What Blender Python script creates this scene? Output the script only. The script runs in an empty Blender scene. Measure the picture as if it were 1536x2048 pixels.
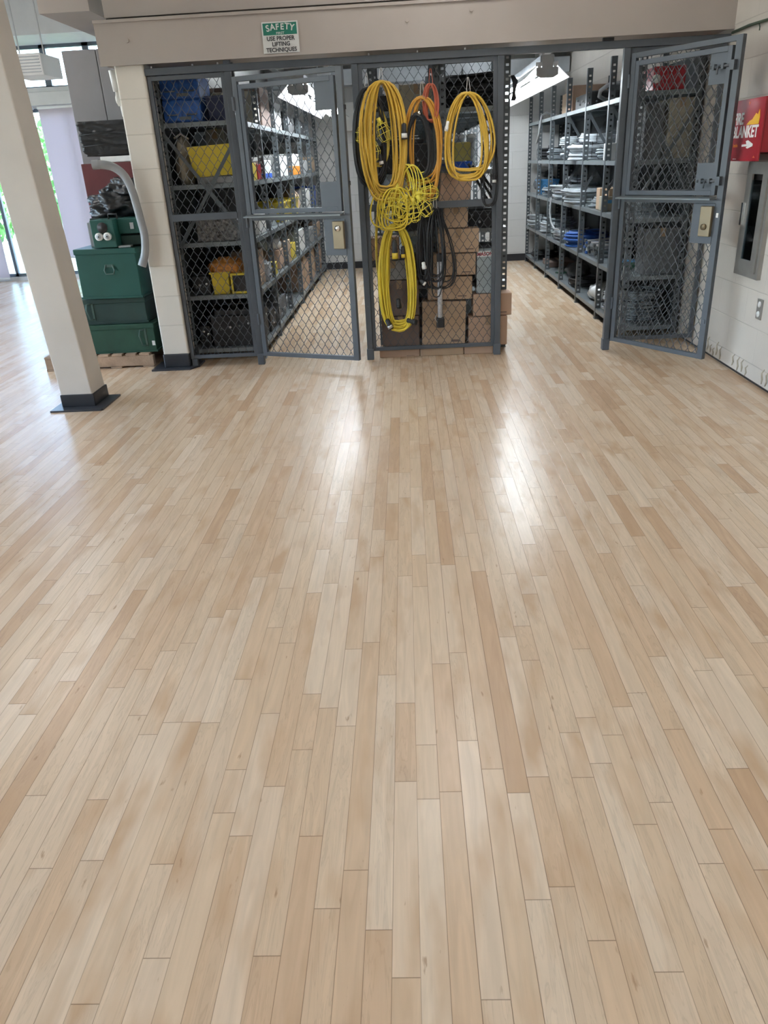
import bpy, bmesh, math, random
from mathutils import Vector, Matrix, Euler, noise as mnoise
PI = math.pi
rnd = random.Random(7)
col = bpy.context.scene.collection
OFF = {}

# ------------------------------------------------------------------ materials
def N(nt, t, **kw):
    n = nt.nodes.new(t)
    for k, v in kw.items():
        setattr(n, k, v)
    return n

def mat(name, c, rough=0.5, metal=0.0, var=0.08, scale=8.0, bump=0.0, bscale=60.0, emit=None, es=0.0,
        alpha=None, trans=0.0, coat=0.0, spec=0.5, c2=None):
    m = bpy.data.materials.new(name)
    m.use_nodes = True
    nt = m.node_tree
    b = nt.nodes['Principled BSDF']
    tc = N(nt, 'ShaderNodeTexCoord')
    nz = N(nt, 'ShaderNodeTexNoise')
    nz.inputs['Scale'].default_value = scale
    nz.inputs['Detail'].default_value = 4
    nt.links.new(tc.outputs['Object'], nz.inputs['Vector'])
    r = N(nt, 'ShaderNodeValToRGB')
    r.color_ramp.elements[0].position = 0.3
    r.color_ramp.elements[1].position = 0.7
    a = [max(0, x * (1 - var)) for x in c]
    d = [min(1, x * (1 + var)) for x in (c2 or c)]
    r.color_ramp.elements[0].color = (*a, 1)
    r.color_ramp.elements[1].color = (*d, 1)
    nt.links.new(nz.outputs['Fac'], r.inputs['Fac'])
    nt.links.new(r.outputs['Color'], b.inputs['Base Color'])
    b.inputs['Roughness'].default_value = rough
    b.inputs['Metallic'].default_value = metal
    b.inputs['Specular IOR Level'].default_value = spec
    b.inputs['Coat Weight'].default_value = coat
    b.inputs['Transmission Weight'].default_value = trans
    if emit:
        b.inputs['Emission Color'].default_value = (*emit, 1)
        b.inputs['Emission Strength'].default_value = es
    if alpha is not None:
        b.inputs['Alpha'].default_value = alpha
    if bump:
        n2 = N(nt, 'ShaderNodeTexNoise')
        n2.inputs['Scale'].default_value = bscale
        nt.links.new(tc.outputs['Object'], n2.inputs['Vector'])
        bp = N(nt, 'ShaderNodeBump')
        bp.inputs['Strength'].default_value = bump
        bp.inputs['Distance'].default_value = 0.01
        nt.links.new(n2.outputs['Fac'], bp.inputs['Height'])
        nt.links.new(bp.outputs['Normal'], b.inputs['Normal'])
    return m

M = {}
M['cage'] = mat('cage_grey_paint', (0.082, 0.093, 0.108), 0.42, var=0.08)
M['cage2'] = mat('cage_plate_paint', (0.09, 0.104, 0.124), 0.45, var=0.05)
M['wire'] = mat('woven_wire_paint', (0.07, 0.078, 0.088), 0.45, var=0.08)
M['rack'] = mat('rack_grey_steel', (0.105, 0.12, 0.13), 0.40, metal=0.15, var=0.14, scale=5)
M['shelf'] = mat('shelf_steel', (0.19, 0.215, 0.225), 0.38, metal=0.2, var=0.12, scale=4)
M['rackback'] = mat('rack_back_shadow', (0.045, 0.052, 0.056), 0.6, var=0.2, scale=3)  # dark tone stands in for shadow behind the shelved stock
M['bolt'] = mat('bolt_zinc', (0.6, 0.6, 0.6), 0.3, metal=0.9)
M['beam'] = mat('beam_paint', (0.40, 0.355, 0.32), 0.6, var=0.05, scale=1.5)
M['cream'] = mat('column_cream_paint', (0.64, 0.595, 0.54), 0.55, var=0.05, scale=2.5)
M['white'] = mat('white_paint', (0.72, 0.71, 0.69), 0.6, var=0.03)
M['ceil'] = mat('ceiling_paint', (0.74, 0.73, 0.71), 0.8, var=0.04)
M['rubber'] = mat('black_rubber', (0.022, 0.024, 0.03), 0.42, var=0.2)
M['matr'] = mat('dark_steel_plate', (0.045, 0.05, 0.06), 0.3, var=0.2)
M['green1'] = mat('green_chest_paint', (0.012, 0.078, 0.062), 0.42, var=0.1, scale=3)
M['green2'] = mat('dark_green_paint', (0.012, 0.038, 0.03), 0.5, var=0.25, scale=5)
M['green3'] = mat('worn_green_paint', (0.012, 0.058, 0.034), 0.5, var=0.2, scale=7)
M['handle'] = mat('handle_green_metal', (0.09, 0.15, 0.13), 0.35, metal=0.5)
M['wood'] = mat('pallet_wood', (0.36, 0.25, 0.17), 0.8, var=0.3, scale=6, bump=0.4)
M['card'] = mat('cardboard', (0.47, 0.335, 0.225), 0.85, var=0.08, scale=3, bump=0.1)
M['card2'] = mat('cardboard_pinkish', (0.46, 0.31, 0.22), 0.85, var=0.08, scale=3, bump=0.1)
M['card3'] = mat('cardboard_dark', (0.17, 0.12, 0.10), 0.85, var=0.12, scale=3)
M['tape'] = mat('packing_tape', (0.33, 0.22, 0.13), 0.4)
M['yellow'] = mat('yellow_cable', (0.66, 0.42, 0.055), 0.42, var=0.10, scale=9)
M['yellow2'] = mat('bright_yellow_cable', (0.74, 0.57, 0.05), 0.42, var=0.10, scale=9)
M['orangecab'] = mat('orange_yellow_cable', (0.62, 0.31, 0.045), 0.45, var=0.12, scale=9)
M['redcab'] = mat('orange_red_cable', (0.45, 0.11, 0.06), 0.45, var=0.12)
M['oldyellow'] = mat('soiled_yellow_cable', (0.58, 0.43, 0.07), 0.45, var=0.2, scale=20)
M['black'] = mat('black_plastic', (0.018, 0.019, 0.022), 0.45, var=0.15)
M['blackcab'] = mat('black_cable', (0.016, 0.017, 0.02), 0.42, var=0.1)
M['whitepl'] = mat('white_plastic', (0.75, 0.75, 0.73), 0.4)
M['string'] = mat('white_string', (0.6, 0.58, 0.54), 0.8)
M['yplastic'] = mat('yellow_plastic', (0.66, 0.50, 0.04), 0.4, var=0.04)
M['cageyel'] = mat('yellow_lamp_guard', (0.86, 0.74, 0.10), 0.4, var=0.05)
M['bluebin'] = mat('blue_plastic', (0.025, 0.11, 0.42), 0.3, var=0.35, scale=22)
M['navy'] = mat('navy_plastic', (0.015, 0.022, 0.07), 0.5)
M['blue'] = mat('bright_blue_plastic', (0.02, 0.10, 0.55), 0.4)
M['lblue'] = mat('light_blue_plastic', (0.08, 0.30, 0.60), 0.4)
M['red'] = mat('red_paint', (0.32, 0.012, 0.022), 0.35, var=0.06)
M['maroon'] = mat('maroon_paint', (0.12, 0.022, 0.024), 0.45, var=0.12)
M['orange'] = mat('orange_plastic', (0.80, 0.27, 0.02), 0.4)
M['netting'] = mat('orange_net', (0.62, 0.26, 0.06), 0.6, var=0.3, scale=40)
M['greycab'] = mat('pale_grey_conduit', (0.42, 0.46, 0.49), 0.32, var=0.25, scale=10, metal=0.1)
M['greycab2'] = mat('dull_grey_conduit', (0.20, 0.23, 0.25), 0.4, var=0.3, scale=8)
M['bluecab'] = mat('blue_cable', (0.03, 0.12, 0.42), 0.4, var=0.3)
M['greycard'] = mat('grey_card', (0.28, 0.28, 0.28), 0.8)
M['beige'] = mat('beige_paper', (0.38, 0.34, 0.26), 0.8, var=0.12, scale=12)
M['olive'] = mat('olive_plastic', (0.30, 0.27, 0.07), 0.6, var=0.1)
M['granite'] = mat('speckled_board', (0.16, 0.155, 0.15), 0.8, var=0.9, scale=55)
M['plasticbag'] = mat('clear_film', (0.55, 0.56, 0.56), 0.18, var=0.1, coat=0.5)
M['bag'] = mat('black_garbage_bag', (0.010, 0.011, 0.013), 0.36, var=0.2, coat=0.0, bump=0.6, bscale=18)
M['pvc'] = mat('grey_pvc', (0.30, 0.31, 0.32), 0.4, var=0.05)
M['locker'] = mat('grey_locker_paint', (0.235, 0.225, 0.235), 0.5, var=0.03)
M['brass'] = mat('brass_lock', (0.24, 0.19, 0.12), 0.4, metal=0.5, var=0.08)
M['chrome'] = mat('chrome', (0.8, 0.8, 0.8), 0.15, metal=1.0)
M['refl'] = mat('white_reflector', (0.80, 0.82, 0.84), 0.4, var=0.01)
M['fixgrey'] = mat('fixture_grey', (0.42, 0.44, 0.46), 0.5)
M['tube'] = mat('fluorescent_tube', (0.9, 0.95, 1.0), 0.4, emit=(0.88, 0.95, 1.0), es=22.0, var=0.0)
M['tube2'] = mat('fluorescent_tube_main', (0.95, 0.97, 1.0), 0.4, emit=(1.0, 0.965, 0.93), es=14.5, var=0.0)
M['signwhite'] = mat('sign_white', (0.62, 0.62, 0.60), 0.45, var=0.02)
M['signgreen'] = mat('sign_green', (0.01, 0.16, 0.11), 0.45, var=0.02)
M['ink'] = mat('sign_black_ink', (0.03, 0.03, 0.035), 0.5, var=0)
M['flame'] = mat('flame_yellow', (0.80, 0.45, 0.02), 0.45, var=0)
M['steel'] = mat('brushed_steel', (0.34, 0.33, 0.31), 0.38, metal=0.6, var=0.1)
M['darkint'] = mat('interior_shadow', (0.022, 0.018, 0.018), 0.5)  # near-black colour stands in for shadow inside gaps and hollow parts
M['salmon'] = mat('salmon_label', (0.65, 0.14, 0.07), 0.5)
M['basebd'] = mat('black_base_and_gap', (0.022, 0.022, 0.025), 0.45)
M['glue'] = mat('dried_glue', (0.40, 0.345, 0.27), 0.8, var=0.2, scale=30)
M['mason'] = mat('silver_blue_case', (0.34, 0.39, 0.41), 0.4, var=0.08)
M['darkgreen'] = mat('dark_green_conduit', (0.05, 0.075, 0.05), 0.6)
M['alu'] = mat('window_aluminium', (0.16, 0.19, 0.22), 0.4, metal=0.3)
M['leaf'] = mat('leaf_green', (0.10, 0.30, 0.06), 0.55, var=0.5, scale=3)
M['bark'] = mat('bark', (0.09, 0.06, 0.04), 0.9)
M['ground'] = mat('outdoor_grass', (0.24, 0.25, 0.19), 0.9, var=0.3, scale=2)
M['cloth'] = mat('grey_cloth', (0.13, 0.135, 0.14), 0.9, var=0.2, scale=6)
M['tubeglass'] = mat('worklight_tube', (0.50, 0.50, 0.52), 0.25, var=0.25, scale=60)
M['amber'] = mat('amber_lens', (0.75, 0.55, 0.05), 0.2)

def shade_mat():
    m = bpy.data.materials.new('roller_shade_fabric'); m.use_nodes = True
    nt = m.node_tree; nt.nodes.clear()
    out = N(nt, 'ShaderNodeOutputMaterial'); mx = N(nt, 'ShaderNodeMixShader')
    d = N(nt, 'ShaderNodeBsdfDiffuse'); t = N(nt, 'ShaderNodeBsdfTranslucent')
    d.inputs['Color'].default_value = (0.62, 0.54, 0.57, 1)
    t.inputs['Color'].default_value = (0.50, 0.38, 0.40, 1)
    w = N(nt, 'ShaderNodeTexNoise'); w.inputs['Scale'].default_value = 300
    tc = N(nt, 'ShaderNodeTexCoord'); nt.links.new(tc.outputs['Object'], w.inputs['Vector'])
    bp = N(nt, 'ShaderNodeBump'); bp.inputs['Strength'].default_value = 0.1
    nt.links.new(w.outputs['Fac'], bp.inputs['Height']); nt.links.new(bp.outputs['Normal'], d.inputs['Normal'])
    mx.inputs[0].default_value = 0.30
    nt.links.new(d.outputs[0], mx.inputs[1]); nt.links.new(t.outputs[0], mx.inputs[2])
    nt.links.new(mx.outputs[0], out.inputs[0])
    return m
M['shade'] = shade_mat()

def glass_mat():
    m = bpy.data.materials.new('window_glass'); m.use_nodes = True
    nt = m.node_tree; nt.nodes.clear()
    out = N(nt, 'ShaderNodeOutputMaterial'); mx = N(nt, 'ShaderNodeMixShader')
    t = N(nt, 'ShaderNodeBsdfTransparent'); t.inputs['Color'].default_value = (0.86, 0.93, 0.98, 1)
    g = N(nt, 'ShaderNodeBsdfGlossy'); g.inputs['Roughness'].default_value = 0.02
    f = N(nt, 'ShaderNodeFresnel'); f.inputs['IOR'].default_value = 1.45
    nt.links.new(f.outputs[0], mx.inputs[0]); nt.links.new(t.outputs[0], mx.inputs[1]); nt.links.new(g.outputs[0], mx.inputs[2])
    nt.links.new(mx.outputs[0], out.inputs[0])
    return m
M['glass'] = glass_mat()

def math_node(nt, op, a, b=None, c=None):
    n = N(nt, 'ShaderNodeMath', operation=op)
    for i, v in enumerate((a, b, c)):
        if v is None: continue
        if hasattr(v, 'is_linked') or hasattr(v, 'links'):
            nt.links.new(v, n.inputs[i])
        else:
            n.inputs[i].default_value = v
    return n.outputs[0]

def floor_mat():
    m = bpy.data.materials.new('maple_strip_floor'); m.use_nodes = True
    nt = m.node_tree; b = nt.nodes['Principled BSDF']; L = nt.links.new
    tc = N(nt, 'ShaderNodeTexCoord'); sp = N(nt, 'ShaderNodeSeparateXYZ'); L(tc.outputs['Object'], sp.inputs[0])
    x, y = sp.outputs[0], sp.outputs[1]
    A = lambda op, a, b_=None, c=None: math_node(nt, op, a, b_, c)
    W = 0.0605
    u = A('DIVIDE', A('ADD', x, 40.013), W); ci = A('FLOOR', u); fu = A('FRACT', u)
    def wn(v1, v2=None, seed=0.0):
        n = N(nt, 'ShaderNodeTexWhiteNoise', noise_dimensions='3D')
        c = N(nt, 'ShaderNodeCombineXYZ'); L(v1, c.inputs[0])
        if v2 is not None: L(v2, c.inputs[1])
        c.inputs[2].default_value = seed
        L(c.outputs[0], n.inputs['Vector']); return n.outputs['Value']
    r1, r2 = wn(ci, seed=1.7), wn(ci, seed=5.3)
    Ln = A('MULTIPLY_ADD', r2, 0.9, 0.95)
    v = A('ADD', A('DIVIDE', A('ADD', y, 30.0), Ln), A('MULTIPLY', r1, 17.0))
    ri0 = A('FLOOR', v); fv0 = A('FRACT', v)
    # each pair-cell gets its own split so that lengths vary along a strip
    sp_ = A('MULTIPLY_ADD', wn(ci, ri0, 9.1), 0.7, 0.15)
    lt = A('LESS_THAN', fv0, sp_)
    ri = A('ADD', A('MULTIPLY', ri0, 2.0), lt)
    # distance to end joints
    dj = A('MULTIPLY', A('MINIMUM', A('MINIMUM', fv0, A('SUBTRACT', 1.0, fv0)), A('ABSOLUTE', A('SUBTRACT', fv0, sp_))), Ln)
    du = A('MULTIPLY', A('MINIMUM', fu, A('SUBTRACT', 1.0, fu)), W)
    idv = wn(ci, ri, 3.3); idw = wn(ci, ri, 8.8)
    ramp = N(nt, 'ShaderNodeValToRGB'); e = ramp.color_ramp
    cols = [(0.0, (0.56, 0.38, 0.24)), (0.06, (0.61, 0.435, 0.29)), (0.28, (0.645, 0.48, 0.33)), (0.5, (0.665, 0.51, 0.36)), (0.8, (0.69, 0.54, 0.395)), (1.0, (0.72, 0.58, 0.435))]
    e.elements[0].position = 0; e.elements[0].color = (*cols[0][1], 1)
    e.elements[1].position = 1; e.elements[1].color = (*cols[-1][1], 1)
    for p, c in cols[1:-1]:
        k = e.elements.new(p); k.color = (*c, 1)
    L(idv, ramp.inputs[0])
    # grain
    cv = N(nt, 'ShaderNodeCombineXYZ')
    L(A('ADD', A('MULTIPLY', x, 38.0), A('MULTIPLY', idw, 91.0)), cv.inputs[0])
    L(A('ADD', A('MULTIPLY', y, 3.0), A('MULTIPLY', idv, 53.0)), cv.inputs[1])
    gn = N(nt, 'ShaderNodeTexNoise'); gn.inputs['Scale'].default_value = 1.0; gn.inputs['Detail'].default_value = 6; gn.inputs['Distortion'].default_value = 1.2
    L(cv.outputs[0], gn.inputs['Vector'])
    # cathedral rings
    rings = A('SINE', A('MULTIPLY', gn.outputs['Fac'], 46.0))
    rk = A('MULTIPLY', A('POWER', A('MAXIMUM', rings, 0.0), 3.0), A('MULTIPLY', A('GREATER_THAN', idw, 0.45), 0.10))
    cv3 = N(nt, 'ShaderNodeCombineXYZ'); L(A('ADD', A('MULTIPLY', x, 9.0), A('MULTIPLY', idw, 37.0)), cv3.inputs[0]); L(A('ADD', A('MULTIPLY', y, 2.6), A('MULTIPLY', idv, 71.0)), cv3.inputs[1])
    tn = N(nt, 'ShaderNodeTexNoise'); tn.inputs['Scale'].default_value = 1.0; tn.inputs['Detail'].default_value = 3; L(cv3.outputs[0], tn.inputs['Vector'])
    tm = N(nt, 'ShaderNodeMapRange'); tm.inputs[1].default_value = 0.52; tm.inputs[2].default_value = 0.72; tm.inputs[3].default_value = 0; tm.inputs[4].default_value = 0.85; L(tn.outputs['Fac'], tm.inputs[0])
    g1 = A('MULTIPLY_ADD', gn.outputs['Fac'], 0.42, 0.79)
    g = A('SUBTRACT', g1, rk)
    # mineral flecks
    fn = N(nt, 'ShaderNodeTexNoise'); fn.inputs['Scale'].default_value = 9.0; fn.inputs['Detail'].default_value = 5
    cv2 = N(nt, 'ShaderNodeCombineXYZ'); L(A('MULTIPLY', x, 4.5), cv2.inputs[0]); L(A('MULTIPLY', y, 1.3), cv2.inputs[1]); L(A('MULTIPLY', idv, 9.0), cv2.inputs[2])
    L(cv2.outputs[0], fn.inputs['Vector'])
    fl = N(nt, 'ShaderNodeMapRange'); fl.inputs[1].default_value = 0.69; fl.inputs[2].default_value = 0.76; fl.inputs[3].default_value = 0; fl.inputs[4].default_value = 0.6
    L(fn.outputs['Fac'], fl.inputs[0])
    # seams
    su = N(nt, 'ShaderNodeMapRange'); su.inputs[1].default_value = 0.0004; su.inputs[2].default_value = 0.0013; su.inputs[3].default_value = 1; su.inputs[4].default_value = 0
    L(du, su.inputs[0])
    sj = N(nt, 'ShaderNodeMapRange'); sj.inputs[1].default_value = 0.0005; sj.inputs[2].default_value = 0.0016; sj.inputs[3].default_value = 1; sj.inputs[4].default_value = 0
    L(dj, sj.inputs[0])
    sw = A('MULTIPLY_ADD', wn(ci, seed=12.0), 0.5, 0.28)
    seam = A('MAXIMUM', A('MULTIPLY', su.outputs[0], sw), A('MULTIPLY', sj.outputs[0], 0.65))
    mg = N(nt, 'ShaderNodeVectorMath', operation='SCALE'); L(ramp.outputs[0], mg.inputs[0]); L(g, mg.inputs['Scale'])
    mx0 = N(nt, 'ShaderNodeMix', data_type='RGBA'); L(tm.outputs[0], mx0.inputs[0]); L(mg.outputs[0], mx0.inputs[6]); mx0.inputs[7].default_value = (0.54, 0.365, 0.225, 1)
    mx1 = N(nt, 'ShaderNodeMix', data_type='RGBA'); L(fl.outputs[0], mx1.inputs[0]); L(mx0.outputs[2], mx1.inputs[6]); mx1.inputs[7].default_value = (0.30, 0.17, 0.09, 1)
    mx2 = N(nt, 'ShaderNodeMix', data_type='RGBA'); L(seam, mx2.inputs[0]); L(mx1.outputs[2], mx2.inputs[6]); mx2.inputs[7].default_value = (0.13, 0.075, 0.04, 1)
    L(mx2.outputs[2], b.inputs['Base Color'])
    # worn lacquer
    wn2 = N(nt, 'ShaderNodeTexNoise'); wn2.inputs['Scale'].default_value = 1.6; wn2.inputs['Detail'].default_value = 5
    L(tc.outputs['Object'], wn2.inputs['Vector'])
    rr = N(nt, 'ShaderNodeMapRange'); rr.inputs[1].default_value = 0.3; rr.inputs[2].default_value = 0.7; rr.inputs[3].default_value = 0.22; rr.inputs[4].default_value = 0.26
    b.inputs['Roughness'].default_value = 0.27
    b.inputs['Specular IOR Level'].default_value = 0.40
    # each strip lies at a slightly different tilt, plus seams as shallow grooves
    bh = A('SUBTRACT', A('MULTIPLY', A('MULTIPLY', fu, A('SUBTRACT', idw, 0.5)), 0.00025), A('MULTIPLY', seam, 0.0004))
    bp = N(nt, 'ShaderNodeBump'); bp.inputs['Strength'].default_value = 0.6; bp.inputs['Distance'].default_value = 1.0
    L(bh, bp.inputs['Height']); L(bp.outputs['Normal'], b.inputs['Normal'])
    return m
M['floor'] = floor_mat()

def block_mat(name, c, axis, bh=0.2425, bw=0.485, z0=0.128, rough=0.5, stain=False):
    """painted concrete block: shallow mortar grooves; axis 0 for walls facing Y, 1 for walls facing X"""
    m = bpy.data.materials.new(name); m.use_nodes = True
    nt = m.node_tree; b = nt.nodes['Principled BSDF']; L = nt.links.new
    tc = N(nt, 'ShaderNodeTexCoord'); sp = N(nt, 'ShaderNodeSeparateXYZ'); L(tc.outputs['Object'], sp.inputs[0])
    A = lambda op, a, b_=None, c_=None: math_node(nt, op, a, b_, c_)
    h, z = sp.outputs[axis], sp.outputs[2]
    v = A('DIVIDE', A('SUBTRACT', A('ADD', z, 20 * bh), z0), bh); row = A('FLOOR', v); fv = A('FRACT', v)
    u = A('ADD', A('DIVIDE', A('ADD', h, 50.0), bw), A('MULTIPLY', A('MODULO', row, 2.0), 0.5)); fu = A('FRACT', u)
    dv = A('MULTIPLY', A('MINIMUM', fv, A('SUBTRACT', 1.0, fv)), bh); du = A('MULTIPLY', A('MINIMUM', fu, A('SUBTRACT', 1.0, fu)), bw)
    mr = N(nt, 'ShaderNodeMapRange'); mr.inputs[1].default_value = 0.001; mr.inputs[2].default_value = 0.005; mr.inputs[3].default_value = 1; mr.inputs[4].default_value = 0
    L(A('MINIMUM', dv, A('ADD', du, 0.0015)), mr.inputs[0])
    nz = N(nt, 'ShaderNodeTexNoise'); nz.inputs['Scale'].default_value = 1.1; nz.inputs['Detail'].default_value = 6; L(tc.outputs['Object'], nz.inputs['Vector'])
    rp = N(nt, 'ShaderNodeValToRGB'); rp.color_ramp.elements[0].position = 0.3; rp.color_ramp.elements[1].position = 0.62
    rp.color_ramp.elements[0].color = (*[q * (0.80 if stain else 0.94) for q in c], 1); rp.color_ramp.elements[1].color = (*c, 1)
    L(nz.outputs['Fac'], rp.inputs[0])
    mx = N(nt, 'ShaderNodeMix', data_type='RGBA'); L(A('MULTIPLY', mr.outputs[0], 0.28), mx.inputs[0]); L(rp.outputs[0], mx.inputs[6]); mx.inputs[7].default_value = (*[q * 0.45 for q in c], 1)
    L(mx.outputs[2], b.inputs['Base Color']); b.inputs['Roughness'].default_value = rough
    n2 = N(nt, 'ShaderNodeTexNoise'); n2.inputs['Scale'].default_value = 90; L(tc.outputs['Object'], n2.inputs['Vector'])
    bp = N(nt, 'ShaderNodeBump'); bp.inputs['Strength'].default_value = 0.5; bp.inputs['Distance'].default_value = 0.004
    L(A('SUBTRACT', A('MULTIPLY', n2.outputs['Fac'], 0.25), mr.outputs[0]), bp.inputs['Height']); L(bp.outputs['Normal'], b.inputs['Normal'])
    return m
M['blockX'] = block_mat('block_wall_right', (0.58, 0.53, 0.475), 1, stain=True)
M['blockY'] = block_mat('block_wall_back', (0.62, 0.61, 0.59), 0)
M['blockP'] = block_mat('block_pillar', (0.68, 0.63, 0.56), 0, bw=40)

# ------------------------------------------------------------------ mesh builder
class MB:
    def __init__(s):
        s.v = []; s.f = []; s.sm = []
    def add(s, vs, fs, smooth=False, T=None):
        n = len(s.v)
        s.v += [tuple(T @ Vector(p)) if T else tuple(p) for p in vs]
        s.f += [tuple(n + i for i in f) for f in fs]; s.sm += [smooth] * len(fs)
        return s
    def box(s, x0, x1, y0, y1, z0, z1, T=None):
        if x0 > x1: x0, x1 = x1, x0
        if y0 > y1: y0, y1 = y1, y0
        vs = [(x, y, z) for z in (z0, z1) for y in (y0, y1) for x in (x0, x1)]
        return s.add(vs, [(0, 2, 3, 1), (4, 5, 7, 6), (0, 1, 5, 4), (2, 6, 7, 3), (0, 4, 6, 2), (1, 3, 7, 5)], False, T)
    def bbox(s, x0, x1, y0, y1, z0, z1, b=0.006, T=None):
        """box with chamfered edges"""
        bm = bmesh.new(); bmesh.ops.create_cube(bm, size=1)
        for v in bm.verts:
            v.co = Vector(((x0 + x1) / 2 + v.co.x * (x1 - x0), (y0 + y1) / 2 + v.co.y * (y1 - y0), (z0 + z1) / 2 + v.co.z * (z1 - z0)))
        bmesh.ops.bevel(bm, geom=bm.edges[:], offset=b, segments=2, affect='EDGES', profile=0.5)
        bm.verts.index_update()
        s.add([v.co[:] for v in bm.verts], [tuple(v.index for v in f.verts) for f in bm.faces], False, T)
        bm.free(); return s
    def tube(s, pts, r, n=6, closed=False, T=None, caps=True, smooth=True):
        pts = [Vector(p) for p in pts]; m = len(pts)
        if m < 2: return s
        vs = []; up = None
        for i, p in enumerate(pts):
            if closed: t = pts[(i + 1) % m] - pts[(i - 1) % m]
            else: t = pts[min(i + 1, m - 1)] - pts[max(i - 1, 0)]
            if t.length < 1e-9: t = Vector((0, 0, 1))
            t.normalize()
            if up is None:
                up = Vector((0, 1, 0)) if abs(t.y) < 0.9 else Vector((1, 0, 0))
            a = up - t * up.dot(t)
            if a.length < 1e-6: a = t.orthogonal()
            a.normalize(); up = a; b = t.cross(a)
            rr = r[i] if isinstance(r, (list, tuple)) else r
            for k in range(n):
                g = 2 * PI * (k + 0.5) / n
                vs.append(p + (a * math.cos(g) + b * math.sin(g)) * rr)
        fs = []
        for i in range(m if closed else m - 1):
            j = (i + 1) % m
            for k in range(n):
                k2 = (k + 1) % n
                fs.append((i * n + k, i * n + k2, j * n + k2, j * n + k))
        if caps and not closed:
            fs.append(tuple(range(n - 1, -1, -1))); fs.append(tuple((m - 1) * n + k for k in range(n)))
        return s.add(vs, fs, smooth, T)
    def cyl(s, p0, p1, r, n=16, T=None, r1=None):
        return s.tube([p0, p1], [r, r1 if r1 is not None else r], n, T=T, smooth=n > 8)
    def lathe(s, prof, c=(0, 0, 0), n=20, T=None, smooth=True):
        vs = []; m = len(prof)
        for (r, z) in prof:
            for k in range(n):
                g = 2 * PI * k / n; vs.append((c[0] + r * math.cos(g), c[1] + r * math.sin(g), c[2] + z))
        fs = [(i * n + k, i * n + (k + 1) % n, (i + 1) * n + (k + 1) % n, (i + 1) * n + k) for i in range(m - 1) for k in range(n)]
        fs.append(tuple(range(n - 1, -1, -1))); fs.append(tuple((m - 1) * n + k for k in range(n)))
        return s.add(vs, fs, smooth, T)
    def prism(s, poly, a0, a1, axis='y', T=None):
        """extrude a 2-D polygon; axis y: poly in xz, axis x: poly in yz, axis z: poly in xy"""
        def P(u, v, w): return {'y': (u, w, v), 'x': (w, u, v), 'z': (u, v, w)}[axis]
        n = len(poly); vs = [P(u, v, a0) for u, v in poly] + [P(u, v, a1) for u, v in poly]
        fs = [tuple(range(n)), tuple(range(2 * n - 1, n - 1, -1))] + [(i, n + i, n + (i + 1) % n, (i + 1) % n) for i in range(n)]
        return s.add(vs, fs, False, T)
    def build(s, name, m, parent=None, origin=None, bevel=0.0):
        me = bpy.data.meshes.new(name)
        o = Vector(origin) if origin is not None else Vector((0, 0, 0))
        if parent is not None and origin is None:
            o = OFF.get(parent.name, Vector((0, 0, 0)))
        me.from_pydata([tuple(Vector(p) - o) for p in s.v], [], s.f)
        me.polygons.foreach_set('use_smooth', s.sm)
        me.materials.append(M[m] if isinstance(m, str) else m)
        bm = bmesh.new(); bm.from_mesh(me); bmesh.ops.recalc_face_normals(bm, faces=bm.faces[:]); bm.to_mesh(me); bm.free()
        me.update()
        ob = bpy.data.objects.new(name, me); col.objects.link(ob)
        if parent is not None:
            ob.parent = parent
            if origin is None: OFF[ob.name] = o
            else: ob.location = o
        else:
            ob.location = o
        if bevel:
            bv = ob.modifiers.new('bevel', 'BEVEL'); bv.width = bevel; bv.segments = 2; bv.limit_method = 'ANGLE'
        return ob

def tag(o, label, cat, group=None, kind=None):
    if label: o['label'] = label
    if cat: o['category'] = cat
    if group: o['group'] = group
    if kind: o['kind'] = kind
    return o

def thing(name, label, cat, loc=(0, 0, 0), rot=(0, 0, 0), group=None, world=True):
    """Empty at the base of a thing.  world=True: parts are given in world coordinates"""
    o = bpy.data.objects.new(name, None); col.objects.link(o)
    o.empty_display_size = 0.1
    o.location = loc; o.rotation_euler = rot
    tag(o, label, cat, group)
    OFF[o.name] = Vector(loc) if world else Vector((0, 0, 0))
    return o

def solo(name, mb, m, label, cat, group=None, bevel=0.0):
    xs, ys, zs = zip(*mb.v)
    org = ((min(xs) + max(xs)) / 2, (min(ys) + max(ys)) / 2, min(zs))
    o = mb.build(name, m, None, org, bevel); tag(o, label, cat, group)
    return o

def struct(name, mb, m, parent=None):
    o = mb.build(name, m, parent)
    if parent is None: o['kind'] = 'structure'
    return o

def dup(root, loc=None, label=None, group=None):
    r = root.copy(); col.objects.link(r)
    if loc is not None: r.location = loc
    if label: r['label'] = label
    if group: r['group'] = group
    for ch in [c for c in bpy.data.objects if c.parent == root]:
        c2 = ch.copy(); col.objects.link(c2); c2.parent = r
        for g in [c for c in bpy.data.objects if c.parent == ch]:
            g2 = g.copy(); col.objects.link(g2); g2.parent = c2
    return r

def copy_part(o, parent, loc):
    c = o.copy(); col.objects.link(c); c.parent = parent; c.location = loc
    return c

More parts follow.
